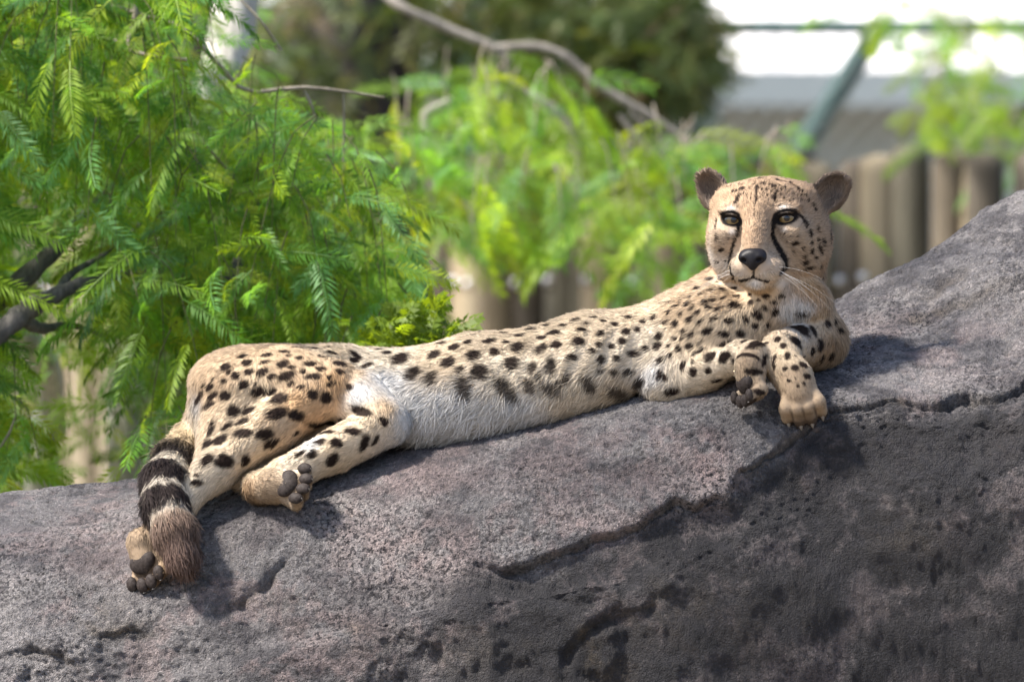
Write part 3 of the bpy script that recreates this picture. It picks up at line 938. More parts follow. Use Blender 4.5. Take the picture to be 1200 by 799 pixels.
# --- shrubs along the far side
def make_shrubs():
    broad = [frond_template(4, 120, 70, 26, 0.2, 71), frond_template(5, 140, 64, 24, 0.1, 72)]
    spots = [(-150, 330, 11800, 420, 560, 'rounded dark green shrub beyond the log fence at far left', 1), (140, 300, 12300, 400, 560, 'broad mid green shrub beyond the log fence behind the left trunks', 2),
             (420, 290, 12000, 330, 480, 'dense shadowy shrub beyond the log fence behind the hips', 3), (640, 190, 11500, 230, 300, 'blue green shrub rising over the log fence in mid view', 4)]
    for px, py, D0, rx, rz, lab, sd_ in spots:
        rg = np.random.default_rng(80 + sd_)
        t = empty('shrub', tuple(to_m(V(px, 1100, D0)) * np.array([1, 1, 0])))
        tag(t, lab, 'shrub', 'shrubs beyond the log fence')
        limb_obj('stem', [(px, 1130, D0, 60), (px + 8, 600, D0, 45), (px - 6, 350, D0, 30), (px + 4, py - 100, D0, 12)], BARK_DARK, t, 12, 8)
        m = 900
        a = rg.uniform(0, 6.28, m); r = rg.uniform(0, 1, m) ** 0.45
        lump = 1 + 0.18 * np.sin(a * 5 + sd_) + 0.1 * np.sin(a * 9)
        P = np.array([V(px + rx * r_ * l_ * math.cos(a_) * 0.6, py + rz * r_ * l_ * math.sin(a_) * 0.6, D0 + z_) for a_, r_, l_, z_ in zip(a, r, lump, rg.uniform(-500, 500, m))])
        Dd = unit_rows(rg.normal(0, 1, (m, 3)) + np.array([0, -0.4, -0.2]))
        Uu = unit_rows(rg.normal(0, .4, (m, 3)) + np.array([0, -0.3, 1.0]))
        base = np.array([(0.035, 0.065, 0.022), (0.05, 0.09, 0.025), (0.03, 0.05, 0.022), (0.06, 0.10, 0.07)][sd_ - 1])
        crown(t, 'crown', P, Dd, Uu, rg.uniform(0.9, 1.8, m), base[None] * (1 + 0.25 * rg.normal(size=(m, 1))), broad, rg, LEAF_DARK)
make_shrubs()
FUR_COUNT = 260000
# ---------------------------------------------------------------- cheetah
rng = np.random.default_rng(7)
VX = 2.0                                   # modelling step of the body surface, mm
G0 = np.array([-478., -215., -318.]); G1 = np.array([412., 205., 222.])
GS = np.ceil((G1 - G0) / VX).astype(int)
PRIMS = []

def unit(v):
    v = np.asarray(v, float)
    return v / (np.linalg.norm(v) + 1e-12)

def rc(a, ra, b, rb, k=14.0, s=(1, 1, 1), fur=11.0, flow=None, op='add', lift=0.34, reg='body'):
    a = np.asarray(a, float); b = np.asarray(b, float)
    PRIMS.append(dict(t='rc', a=a, ra=ra, b=b, rb=rb, k=k, s=np.array(s, float), fur=fur, lift=lift, reg=reg,
                      flow=unit(b - a) if flow is None else (flow if callable(flow) else unit(flow)), op=op))

def el(c, r, rot=None, k=14.0, fur=11.0, flow=(-1, 0, -0.2), op='add', lift=0.34, reg='body'):
    PRIMS.append(dict(t='el', c=np.asarray(c, float), r=np.array(r, float), R=np.eye(3) if rot is None else np.asarray(rot, float),
                      k=k, fur=fur, lift=lift, flow=flow if callable(flow) else unit(flow), op=op, reg=reg))

def sdf(p, P):
    """signed distance of one primitive at points (...,3)"""
    if p['t'] == 'el':
        q = (P - p['c']) @ p['R']
        k0 = np.sqrt(((q / p['r']) ** 2).sum(-1))
        k1 = np.sqrt(((q / p['r'] ** 2) ** 2).sum(-1)) + 1e-9
        return k0 * (k0 - 1.0) / k1
    s = p['s']
    a, b, r1, r2 = p['a'] / s, p['b'] / s, p['ra'], p['rb']
    ba = b - a
    l2 = (ba ** 2).sum(); rr = r1 - r2; a2 = max(l2 - rr * rr, 1e-6); il2 = 1.0 / l2
    pa = P / s - a
    y = pa @ ba
    z = y - l2
    x2 = (((pa * l2) - y[..., None] * ba) ** 2).sum(-1)
    y2 = y * y * l2; z2 = z * z * l2
    kk = np.sign(rr) * rr * rr * x2
    d = (np.sqrt(x2 * a2 * il2) + y * rr) * il2 - r1
    c1 = np.sign(z) * a2 * z2 > kk
    c2 = np.sign(y) * a2 * y2 < kk
    d = np.where(c1, np.sqrt(x2 + z2) * il2 - r2, np.where(c2, np.sqrt(x2 + y2) * il2 - r1, d))
    return d * s.min()

def bounds(p):
    if p['t'] == 'el':
        e = np.sqrt(((p['R'] * p['r'][None, :]) ** 2).sum(1))
        return p['c'] - e, p['c'] + e
    r = max(p['ra'], p['rb'])
    return np.minimum(p['a'], p['b']) - r * p['s'], np.maximum(p['a'], p['b']) + r * p['s']

def smin(a, b, k):
    h = np.clip(k - np.abs(a - b), 0, None) / k
    return np.minimum(a, b) - h * h * k * 0.25

def field(prims, g0, gs, vx):
    F = np.full(tuple(gs), 40.0, np.float32)
    for p in prims:
        lo, hi = bounds(p)
        m = p['k'] + 3 * vx
        i0 = np.clip(np.floor((lo - m - g0) / vx).astype(int), 0, gs - 1)
        i1 = np.clip(np.ceil((hi + m - g0) / vx).astype(int) + 1, 1, gs)
        if (i1 <= i0).any():
            continue
        ax = [g0[c] + vx * np.arange(i0[c], i1[c]) for c in range(3)]
        P = np.stack(np.meshgrid(*ax, indexing='ij'), -1).astype(np.float32)
        d = sdf(p, P).astype(np.float32)
        sl = tuple(slice(i0[c], i1[c]) for c in range(3))
        if p['op'] == 'add':
            F[sl] = smin(F[sl], d, p['k'])
        else:
            F[sl] = -smin(-F[sl], d, p['k'])
    return F

def surface_nets(F, g0, vx):
    S = F < 0
    n = S.shape
    c = np.zeros((n[0] - 1, n[1] - 1, n[2] - 1), np.uint8)
    corners = [(i, j, k) for i in (0, 1) for j in (0, 1) for k in (0, 1)]
    for (i, j, k) in corners:
        c += S[i:n[0] - 1 + i, j:n[1] - 1 + j, k:n[2] - 1 + k]
    act = np.argwhere((c > 0) & (c < 8))
    idx = np.full(c.shape, -1, np.int32)
    idx[act[:, 0], act[:, 1], act[:, 2]] = np.arange(len(act))
    vals = {o: F[act[:, 0] + o[0], act[:, 1] + o[1], act[:, 2] + o[2]].astype(np.float64) for o in corners}
    acc = np.zeros((len(act), 3)); cnt = np.zeros(len(act))
    for o in corners:
        for ax in range(3):
            if o[ax] == 0:
                o2 = list(o); o2[ax] = 1; o2 = tuple(o2)
                a, b = vals[o], vals[o2]
                m = (a < 0) != (b < 0)
                t = np.where(m, a / np.where(m, a - b, 1), 0)
                p = np.repeat(np.array(o, float)[None], len(act), 0)
                p[:, ax] = t
                acc[m] += p[m]; cnt[m] += 1
    V_ = g0 + vx * (act + acc / cnt[:, None])
    quads = []
    for ax in range(3):
        sl0 = [slice(1, m - 1) for m in n]; sl1 = list(sl0)
        sl0[ax] = slice(0, n[ax] - 1); sl1[ax] = slice(1, n[ax])
        ch = S[tuple(sl0)] != S[tuple(sl1)]
        e = np.argwhere(ch)
        off = np.ones(3, int); off[ax] = 0
        e = e + off
        ins = S[e[:, 0], e[:, 1], e[:, 2]]
        u, v = (ax + 1) % 3, (ax + 2) % 3
        du = np.zeros(3, int); du[u] = 1
        dv = np.zeros(3, int); dv[v] = 1
        g = lambda q: idx[q[:, 0], q[:, 1], q[:, 2]]
        q = np.stack([g(e - du - dv), g(e - dv), g(e), g(e - du)], 1)
        q[~ins] = q[~ins][:, ::-1]
        quads.append(q)
    q = np.concatenate(quads)
    return V_, q[(q >= 0).all(1)].astype(np.int32)

def relax(Vt, q, it=2, lam=0.5):
    e = np.concatenate([q[:, [0, 1]], q[:, [1, 2]], q[:, [2, 3]], q[:, [3, 0]]])
    e = np.concatenate([e, e[:, ::-1]])
    deg = np.bincount(e[:, 0], minlength=len(Vt))[:, None]
    for _ in range(it):
        s = np.stack([np.bincount(e[:, 0], weights=Vt[e[:, 1], c], minlength=len(Vt)) for c in range(3)], 1)
        Vt = Vt + lam * (s / np.maximum(deg, 1) - Vt)
    return Vt

def vert_normals(Vt, q):
    n = np.cross(Vt[q[:, 2]] - Vt[q[:, 0]], Vt[q[:, 3]] - Vt[q[:, 1]])
    N = np.zeros_like(Vt)
    for k in range(4):
        for c in range(3):
            N[:, c] += np.bincount(q[:, k], weights=n[:, c], minlength=len(Vt))
    return N / (np.linalg.norm(N, axis=1, keepdims=True) + 1e-12)

# ---- head frame: local x to the picture's right, y up, z out of the face
YAW, PITCH, ROLL = math.radians(13), math.radians(-3), math.radians(1.5)
HF = np.array([-math.sin(YAW), -math.cos(YAW), 0.0])
HR = np.array([math.cos(YAW), -math.sin(YAW), 0.0])
HU = np.array([0, 0, 1.0])
HF, HU = unit(HF * math.cos(PITCH) + HU * math.sin(PITCH)), unit(HU * math.cos(PITCH) - HF * math.sin(PITCH))
HR, HU = unit(HR * math.cos(ROLL) + HU * math.sin(ROLL)), unit(HU * math.cos(ROLL) - HR * math.sin(ROLL))
HM = np.stack([HR, HU, HF], 1)
HO = V(898.5, 258.5, -10)
def H(x, y, z):
    return HO + HM @ np.array([x, y, z], float)
NOSE = H(0, -40, 98)
def face_flow(P):
    d = P - NOSE
    return d / (np.linalg.norm(d, axis=-1, keepdims=True) + 1e-9)
def euler(rx, ry, rz):
    return np.array(Matrix.Rotation(math.radians(rz), 3, 'Z') @ Matrix.Rotation(math.radians(ry), 3, 'Y') @ Matrix.Rotation(math.radians(rx), 3, 'X'))
def hel(c, r, k=12, rot=(0, 0, 0), fur=6.0, op='add', lift=0.30, flow=face_flow, reg='head'):
    el(H(*c), r, HM @ euler(*rot), k=k, fur=fur, flow=flow, op=op, lift=lift, reg=reg)
def hrc(a, ra, b, rb, k=12, fur=5.5, op='add', lift=0.28, flow=face_flow, reg='head'):
    rc(H(*a), ra, H(*b), rb, k=k, fur=fur, flow=flow, op=op, lift=lift, reg=reg)

def limb(pts, k=10, **kw):
    for (a, ra), (b, rb) in zip(pts[:-1], pts[1:]):
        rc(a, ra, b, rb, k=k, **kw)

PAWS = []
def paw(base, f, u, s=1.0, curl=0.0, hind=False, fur=3.6):
    f = unit(f); u = unit(u - f * np.dot(u, f)); r = np.cross(f, u)
    B = np.asarray(base, float)
    L = lambda x, y, z: B + s * (r * x + u * y + f * z)
    rot = np.stack([r, u, f], 1)
    rc(L(0, 0, -4), 18 * s, L(0, 1, 20), 18 * s, k=8, fur=fur, reg='paw')
    el(L(0, 0, 26), np.array([17.5, 12, 18]) * s, rot, k=6, fur=fur, flow=f, reg='paw')
    toes = []
    for i in (-1.5, -0.5, 0.5, 1.5):
        K = L(i * 9.0, 2, 18)
        T = L(i * 13.4, -5 - curl * 8, 53 - 6.0 * abs(i) - curl * 6)
        K1 = L(i * 12.6, 7.5 - 1.2 * abs(i) - curl * 2, 40 - 3.5 * abs(i) - curl * 3)
        rc(K, 8.2 * s, K1, 8.4 * s, k=2.5, fur=fur, reg='paw')
        rc(K1, 8.2 * s, T, 7.4 * s, k=3, fur=fur, reg='paw')
        toes.append(T)
    PAWS.append(dict(L=L, rot=rot, toes=toes, r=r, u=u, f=f, s=s, hind=hind, curl=curl))

# trunk: lying on its flank, belly towards us
back = (-1, 0.0, -0.12)
rc(V(292, 462, 45), 50, V(430, 462, 45), 47, k=25, s=(1, 1.45, 1), fur=8, flow=back)
rc(V(430, 462, 45), 47, V(560, 448, 40), 52, k=25, s=(1, 1.5, 1), fur=7.5, flow=back)
rc(V(560, 448, 40), 52, V(690, 422, 40), 51, k=25, s=(1, 1.6, 1), fur=7.5, flow=back)
rc(V(690, 422, 40), 51, V(800, 400, 40), 51, k=25, s=(1, 1.6, 1), fur=7.5, flow=back)
rc(V(800, 400, 40), 50, V(890, 378, 45), 56, k=25, s=(1, 1.4, 1), fur=9, flow=back)
# shoulder blade and hip bone under the skin
rc(V(842, 350, 30), 17, V(806, 384, 2), 19, k=16, fur=8, flow=(-0.6, -0.1, -0.7))
el(V(396, 420, 28), (30, 34, 15), None, k=14, fur=8, flow=back)
# loose belly skin towards the camera
el(V(535, 478, -28), (95, 34, 36), euler(0, -9, 0), k=30, fur=20, flow=(-0.55, -0.35, -0.75), lift=0.45, reg='belly')
el(V(660, 458, -28), (95, 30, 30), euler(0, -12, 0), k=30, fur=14, flow=(-0.5, -0.35, -0.75), lift=0.4, reg='belly')
# hip and rump
el(V(295, 455, 20), (74, 78, 46), euler(0, 8, 0), k=22, fur=7, flow=(-0.75, -0.3, -0.55))
el(V(345, 448, 5), (70, 66, 42), euler(0, 0, 0), k=20, fur=7, flow=(-0.6, -0.4, -0.6))
el(V(248, 487, 28), (26, 50, 34), None, k=18, fur=14, flow=(-0.3, -0.2, -1), lift=0.5)
rc(V(285, 482, -12), 50, V(246, 556, -84), 20, k=18, fur=7, flow=(-0.5, -0.3, -0.8), reg='leg')
# upper hind leg A: thigh, shank, hock
limb([(V(330, 450, -20), 42), (V(388, 456, -40), 31), (V(320, 501, -66), 27), (V(255, 549, -90), 20), (V(213, 590, -108), 17)], k=14, fur=7, reg='leg')
limb([(V(213, 590, -108), 17), (V(184, 626, -130), 16.5)], k=8, fur=7, reg='leg')
paw(V(167, 640, -138), (0.28, -0.25, -0.95), (0.55, 0.85, -0.1), s=0.98, curl=0.5, hind=True)
rc(V(345, 505, -8), 33, V(425, 482, 0), 36, k=10, fur=7, flow=(-0.6, -0.2, -0.7), reg='leg')
rc(V(340, 515, -25), 26, V(285, 560, -60), 16, k=8, fur=7, reg='leg')
# lower hind leg B: knee to the right, sole turned to the camera
limb([(V(418, 470, -40), 36), (V(452, 496, -66), 27), (V(395, 527, -86), 25), (V(335, 556, -98), 20), (V(303, 572, -104), 17)], k=4.5, fur=6, reg='leg')
limb([(V(303, 572, -104), 18), (V(322, 570, -122), 19)], k=6, fur=8, reg='leg')
paw(V(322, 569, -126), (0.86, -0.42, -0.08), (-0.35, 0.85, -0.25), s=0.95, curl=0.6, hind=True)
# chest, shoulder and neck
el(V(878, 386, 22), (74, 74, 50), None, k=22, fur=9, flow=(-0.4, -0.1, -0.9))
el(V(842, 398, -18), (56, 46, 46), euler(0, -25, 0), k=18, fur=9, flow=(-0.5, -0.1, -0.8))
el(V(818, 372, 20), (52, 60, 30), euler(0, -24, 0), k=18, fur=10, flow=back)
rc(V(915, 292, 30), 52, V(905, 372, 42), 58, k=20, fur=11, flow=(-0.05, -0.1, -1), lift=0.4)
rc(V(868, 320, 50), 26, V(812, 372, 50), 30, k=26, fur=12, flow=(-0.8, 0, -0.5))
el(V(925, 352, -20), (46, 42, 34), None, k=20, fur=9, flow=(0.1, -0.25, -1), lift=0.35)
# far foreleg D: elbow bulges right, forearm comes forward, paw hangs
limb([(V(930, 370, 10), 46), (V(955, 400, 12), 34), (V(952, 404, -20), 28)], k=14, fur=10, reg='leg', flow=(0.25, -0.2, -0.9))
limb([(V(952, 404, -20), 28), (V(915, 411, -92), 22), (V(922, 434, -122), 20.5), (V(933, 452, -132), 21)], k=6, fur=6, reg='leg')
paw(V(934, 444, -133), (0.18, -0.25, -0.95), (-0.12, -0.92, 0.3), s=1.0, curl=0.45, fur=2.2)
el(V(822, 424, -40), (52, 24, 26), euler(0, -24, 0), k=22, fur=8, flow=(-0.4, -0.1, -0.8))
# near foreleg C: elbow low left, forearm along the rock, wrist folded
limb([(V(835, 405, -22), 44), (V(796, 440, -34), 31), (V(783, 450, -40), 25)], k=20, fur=8, reg='leg')
limb([(V(781, 455, -36), 18), (V(826, 437, -64), 17), (V(868, 419, -104), 15.5), (V(882, 417, -120), 15.5)], k=20, fur=6, reg='leg')
limb([(V(882, 417, -122), 16.5), (V(880, 434, -134), 16)], k=4, fur=6, reg='leg')
paw(V(878, 430, -138), (0.10, -0.05, -1), (0.88, 0.48, 0.1), s=0.86, curl=0.8)
# tail
TAIL = [(V(240, 487, 62), 15), (V(222, 512, 22), 17), (V(206, 538, -40), 21), (V(192, 564, -100), 24), (V(193, 592, -140), 25), (V(204, 620, -164), 23), (V(211, 643, -176), 17), (V(213, 655, -180), 9)]
limb(TAIL, k=9, fur=14, reg='tail', lift=0.2)
# head
hel((0, 4, -12), (65, 46, 60), k=16, lift=0.3)
hel((0, 20, 22), (44, 27, 32), k=16)
for sx in (-1, 1):
    hel((sx * 42, 19, -4), (22, 21, 30), k=14)
for sx in (-1, 1):
    hel((sx * 46, -26, -16), (25, 34, 36), k=16, fur=8, lift=0.35)
    hel((sx * 38, -20, 8), (28, 32, 42), k=16, fur=6.5, lift=0.3)
    hel((sx * 34, -46, 0), (24, 22, 36), k=16, fur=9, lift=0.4)
    hel((sx * 31, 13.5, 43), (17, 6.5, 13), k=9)
    hel((sx * 34, -13, 34), (16, 10, 14), k=14)
    hel((sx * 14, -53, 71), (18.5, 15, 21), k=8, fur=4)
    # ears: a cup cut from an ellipsoid
    tilt = 34 if sx > 0 else 32
    rotE = (-10, sx * 30, -sx * (tilt + (14 if sx > 0 else 0)))
    cE = (71, 28, -24) if sx > 0 else (-67, 34, -24)
    hel(cE, (20.5, 27, 13), k=8, rot=rotE, fur=5, lift=0.25, reg='ear')
    hel((86, 40, -24) if sx > 0 else (-77, 50, -24), (8, 8, 6), k=9, fur=5, reg='ear')
    hel((cE[0] + sx * 2.5, cE[1] + 1.5, cE[2] + 12), (17.5, 23, 15), k=3, rot=rotE, fur=10, op='cut', reg='ear_in', lift=0.4, flow=lambda P: np.repeat(unit(HU + HR * 0.1)[None], len(P), 0))
hrc((0, 8, 50), 16, (0, -31, 79), 15, k=12)
hrc((0, -45, 20), 36, (0, -58, 52), 24, k=14, fur=6)
hel((0, -70, 66), (16, 8, 15), k=5, fur=4)
hel((0, -44, 82), (13, 11, 13), k=6)
# mouth line, philtrum and eye openings
hrc((0, -50, 101), 1.6, (0, -59, 97), 1.6, k=4, op='cut')
for sx in (-1, 1):
    hrc((0, -60, 97), 1.6, (sx * 17, -64, 88), 1.6, k=4, op='cut')
    hrc((sx * 17, -64, 88), 1.6, (sx * 29, -63, 68), 1.5, k=4, op='cut')
    hel((sx * 32, 2.5, 62), (12.0, 3.7, 19), k=2.0, rot=(0, sx * 12, sx * 10), op='cut')

F = field(PRIMS, G0, GS, VX)
BV, BQ = surface_nets(F, G0, VX)
del F
BV = relax(BV, BQ, 2, 0.5)
_fx, _fy = front_px(BV)
_rib = smooth(585, 640, _fx) * smooth(790, 740, _fx) * smooth(372, 392, _fy) * smooth(450, 425, _fy) * (BV[:, 1] < 40)
BV = BV + vert_normals(BV, BQ) * (1.5 * np.sin((_fx + 0.42 * _fy) / 4.6) * _rib)[:, None]
BN = vert_normals(BV, BQ)
NV = len(BV)

# per-vertex fur direction, length and lift, blended from the forms the surface was grown from
flow = np.zeros((NV, 3)); furl = np.zeros(NV); liftv = np.zeros(NV); wsum = np.full(NV, 1e-9)
REG = {}
for p in PRIMS:
    lo, hi = bounds(p)
    s = np.where(((BV > lo - 24) & (BV < hi + 24)).all(1))[0]
    if not len(s):
        continue
    dd = np.abs(sdf(p, BV[s]))
    if p['op'] == 'cut' and p['reg'] != 'ear_in':
        continue
    w = np.exp(-(dd / 6.0))
    fl = p['flow'](BV[s]) if callable(p['flow']) else p['flow'][None]
    flow[s] += w[:, None] * fl
    furl[s] += w * p['fur']; liftv[s] += w * p['lift']; wsum[s] += w
    r = REG.setdefault(p['reg'], np.zeros(NV))
    r[s] += w
for r in REG:
    REG[r] = REG[r] / wsum
furl /= wsum; liftv /= wsum
flow /= wsum[:, None]

BVH = BVHTree.FromPolygons([Vector(v) for v in BV], [tuple(q) for q in BQ.tolist()])
CAM = Vector((0, -DIST * 1000, 0))
def hit(px, py):
    d = Vector((px - 600, DIST * 1000, 400 - py)).normalized()
    loc, nor, idx, dist = BVH.ray_cast(CAM, d)
    return (np.array(loc), np.array(nor)) if loc is not None else (None, None)

# ---- coat colour: broad tone anchors (photo x, y, colour, reach mm)
CREAM = (0.535, 0.420, 0.290); TAN = (0.465, 0.340, 0.222); ORNG = (0.475, 0.300, 0.160); WHITE = (0.58, 0.56, 0.535); PALE = (0.585, 0.490, 0.370)
PTAN = (0.33, 0.245, 0.165)
GREY = (0.30, 0.275, 0.25); DTAN = (0.29, 0.19, 0.11)
ANCH = [
    (250, 440, TAN, 40), (300, 415, TAN, 40), (340, 430, TAN, 40), (390, 415, CREAM, 30), (300, 470, CREAM, 40), (350, 480, ORNG, 30), (395, 450, ORNG, 22), (410, 430, TAN, 25),
    (230, 480, GREY, 18), (230, 500, PALE, 20), (290, 530, CREAM, 30), (250, 570, PALE, 25), (330, 500, TAN, 25),
    (430, 490, CREAM, 25), (390, 530, CREAM, 25), (450, 480, TAN, 15), (350, 550, PALE, 20), (420, 462, WHITE, 18), (365, 520, WHITE, 15),
    (450, 420, PALE, 40), (450, 450, WHITE, 30), (480, 500, WHITE, 35), (530, 500, WHITE, 40), (600, 490, WHITE, 35), (680, 470, PALE, 30), (720, 460, CREAM, 30),
    (520, 420, CREAM, 45), (600, 400, CREAM, 45), (600, 440, PALE, 40), (680, 385, CREAM, 45), (680, 430, PALE, 40), (740, 370, CREAM, 40), (740, 420, PALE, 35), (760, 445, WHITE, 26), (755, 400, PALE, 30),
    (800, 360, TAN, 35), (850, 350, TAN, 35), (820, 400, CREAM, 40), (870, 380, CREAM, 40), (800, 440, PALE, 30), (840, 425, PALE, 25), (770, 465, PALE, 20),
    (900, 345, TAN, 25), (950, 340, ORNG, 28), (940, 365, WHITE, 22), (925, 370, WHITE, 18), (960, 380, TAN, 25), (975, 410, DTAN, 25), (920, 385, TAN, 14), (905, 385, TAN, 14),
    (930, 415, CREAM, 20), (935, 445, PTAN, 18), (940, 475, PTAN, 18), (882, 422, PTAN, 14), (875, 445, PTAN, 14),
    (165, 645, PTAN, 25), (180, 680, DTAN, 14), (310, 575, PTAN, 20), (355, 570, PTAN, 14), (290, 575, DTAN, 14),
]
FTAN = (0.345, 0.240, 0.158); FLT = (0.40, 0.305, 0.22); FWH = (0.60, 0.55, 0.50)
FACE = [  # head anchors in head coordinates
    ((0, 45, 35), FTAN, 20), ((-35, 35, 30), FTAN, 20), ((35, 35, 30), FTAN, 20), ((0, 15, 60), FTAN, 16), ((0, -15, 80), FTAN, 14), ((0, -30, 90), FTAN, 10),
    ((0, 60, 0), FTAN, 30), ((55, 20, 0), FTAN, 20), ((-55, 20, 0), FTAN, 20), ((60, -10, 0), FTAN, 20), ((-60, -10, 0), FTAN, 20),
    ((31, 13, 52), FWH, 4.5), ((-31, 13, 52), FWH, 4.5), ((31, -10, 54), FWH, 2.6), ((-31, -10, 54), FWH, 3.2),
    ((45, -25, 40), FLT, 16), ((-45, -25, 40), FLT, 16), ((50, -45, 20), FLT, 20), ((-50, -45, 20), FWH, 20), ((-40, -50, 35), FWH, 14), ((40, -52, 35), FLT, 14),
    ((18, -54, 88), FLT, 9), ((-18, -54, 88), FLT, 9), ((18, -59, 86), FWH, 9), ((-18, -59, 86), FWH, 9), ((0, -72, 78), FWH, 10), ((24, -72, 55), FWH, 12), ((-24, -72, 55), FWH, 12), ((18, -35, 80), FLT, 10), ((-18, -35, 80), FLT, 10),
    ((0, -20, -60), FTAN, 40), ((60, -50, -30), FTAN, 25), ((-60, -50, -30), FTAN, 25),
]
A_pos, A_col, A_rad = [], [], []
for px, py, c, r in ANCH:
    p_, n_ = hit(px, py)
    if p_ is not None:
        A_pos.append(p_); A_col.append(c); A_rad.append(r)
for q_, c, r in FACE:
    A_pos.append(H(*q_)); A_col.append(c); A_rad.append(r)
# the side away from the camera
for px, py, d, c, r in [(300, 440, 110, TAN, 60), (450, 440, 130, TAN, 60), (600, 420, 130, TAN, 60), (750, 395, 130, TAN, 60), (880, 360, 110, TAN, 60)]:
    A_pos.append(V(px, py, d)); A_col.append(c); A_rad.append(r)
A_pos, A_col, A_rad = np.array(A_pos), np.array(A_col), np.array(A_rad, float)

# ---- spots: (photo x, y, half length, half width, angle) read off the coat in blocks (origin, scale)
def block(ox, oy, sc, rows):
    return [(ox + r[0] / sc, oy + r[1] / sc, r[2] / sc, r[3] / sc, r[4] if len(r) > 4 else 0.0) for r in rows]
def grow(g, *a):
    return [(x, y, p * g, q * g, t) for x, y, p, q, t in block(*a)]
SPOTS = grow(1.2, 400, 340, 3.0, [
    (290,190,24,13,30),(350,188,16,8),(395,200,18,14,30),(445,182,14,11),(325,228,22,15,30),(205,240,25,17,45),(375,255,22,17,55),(250,295,24,22),(312,310,18,22),(415,283,12,15),(460,232,24,16),(485,290,30,25),(430,350,24,36),(537,218,16,12),(520,180,22,11,15),(565,152,20,6),(560,130,20,6),(625,160,22,8),(620,202,22,17),(598,258,24,20),(572,350,50,24,-52),(650,127,18,6),(640,113,18,5),(660,140,18,6),(720,125,16,6),(727,105,14,5),(703,168,18,8),(703,207,18,15),(670,275,20,14,70),(660,340,32,17,-58),(735,270,25,18,80),(735,355,30,18,-20),(745,150,18,8),(755,192,18,10),(775,125,14,6),(820,108,16,6),(830,180,20,13),(808,240,20,13),(785,318,20,14,75),(843,140,16,6),(860,120,10,6),(885,97,14,5),(880,215,14,9),(865,335,32,19,-55),(910,155,12,9),(905,193,12,8),(912,245,14,12),(905,287,12,10),(950,200,12,9),(920,110,14,6),(960,120,14,8),(985,180,14,12),(968,243,12,10),(955,290,14,10),(970,365,32,18,-30),(920,410,18,13),(1025,225,20,11),(1000,147,14,11),(1010,97,14,6),(1005,290,20,10,20),(1045,330,24,15,20),(1040,140,12,8),(1060,112,10,8),(1068,205,12,8),(1115,163,13,14),(1095,97,10,9),(1110,200,14,14),(1120,250,10,12),(1135,310,8,12),(1160,360,25,12,10),(130,210,13,6,15),(160,222,14,8,20),(90,265,20,7,25),(60,240,14,6,10),(455,160,14,5),(480,150,14,5),(310,165,12,5),(255,195,16,6,20),(600,120,12,4),(580,184,12,6),(760,330,9,9),(690,310,10,12),
    (70,428,30,15,-15),(148,462,18,13,-38),(40,497,28,11,-5),(82,540,28,12,65),(118,530,20,8,60)])
SPOTS += grow(1.1, 130, 390, 2.577, [
    (345,105,16,11,35),(400,73,16,7,20),(470,68,18,6,5),(525,58,16,5),(562,45,15,5),(410,92,18,9,10),(463,90,18,6,10),(355,120,10,6,50),(375,130,16,11,25),(340,147,12,8,30),(310,143,9,5,50),(298,165,14,9,40),(280,162,8,5,50),(415,120,15,9,5),(455,120,18,12,20),(520,95,20,10,15),(537,70,10,5),(570,77,14,6),(605,95,20,7,0),(545,105,14,6),(530,130,28,14,15),(580,117,10,8),(635,72,16,7,-5),(665,62,18,6,-5),(655,45,16,5),(610,48,14,5),(690,93,18,9,-5),(735,65,14,8,-20),(735,85,14,8),(400,157,16,14),(345,193,17,15),(305,193,20,8,40),(443,182,22,17,10),(485,180,18,10,30),(485,133,16,9,20),(545,155,12,8,30),(575,165,14,7,10),(610,133,24,10,0),(635,110,16,7),(690,118,16,8),(660,135,10,8),(665,155,14,8,20),(610,187,17,15),(650,197,19,16,40),(720,165,12,10),(507,200,30,15,15),(503,243,34,16,15),(557,250,24,16,-10),(418,238,25,10,30),(370,238,20,17,30),(398,270,24,9,25),(350,285,20,9,35),(412,220,7,5),(435,155,6,5),(302,290,22,10,75),(395,304,32,13,5),(463,308,28,17,10),(330,325,24,11,40),(290,340,22,11,35),(485,335,25,11,30),(290,385,26,12,35),(343,388,28,20,0),(405,387,18,13,60),(260,455,18,11,10),(258,430,12,5,20),(295,220,20,7,30),(270,188,12,6,50),(262,205,14,6,40),
    (645,275,50,8,10),(650,300,22,6,5),(680,333,20,13,-15),(630,330,20,8,15),(605,370,20,11,20),(668,385,22,15,50),(570,368,18,7,35),(545,345,14,6,30),(560,305,12,5,30)])
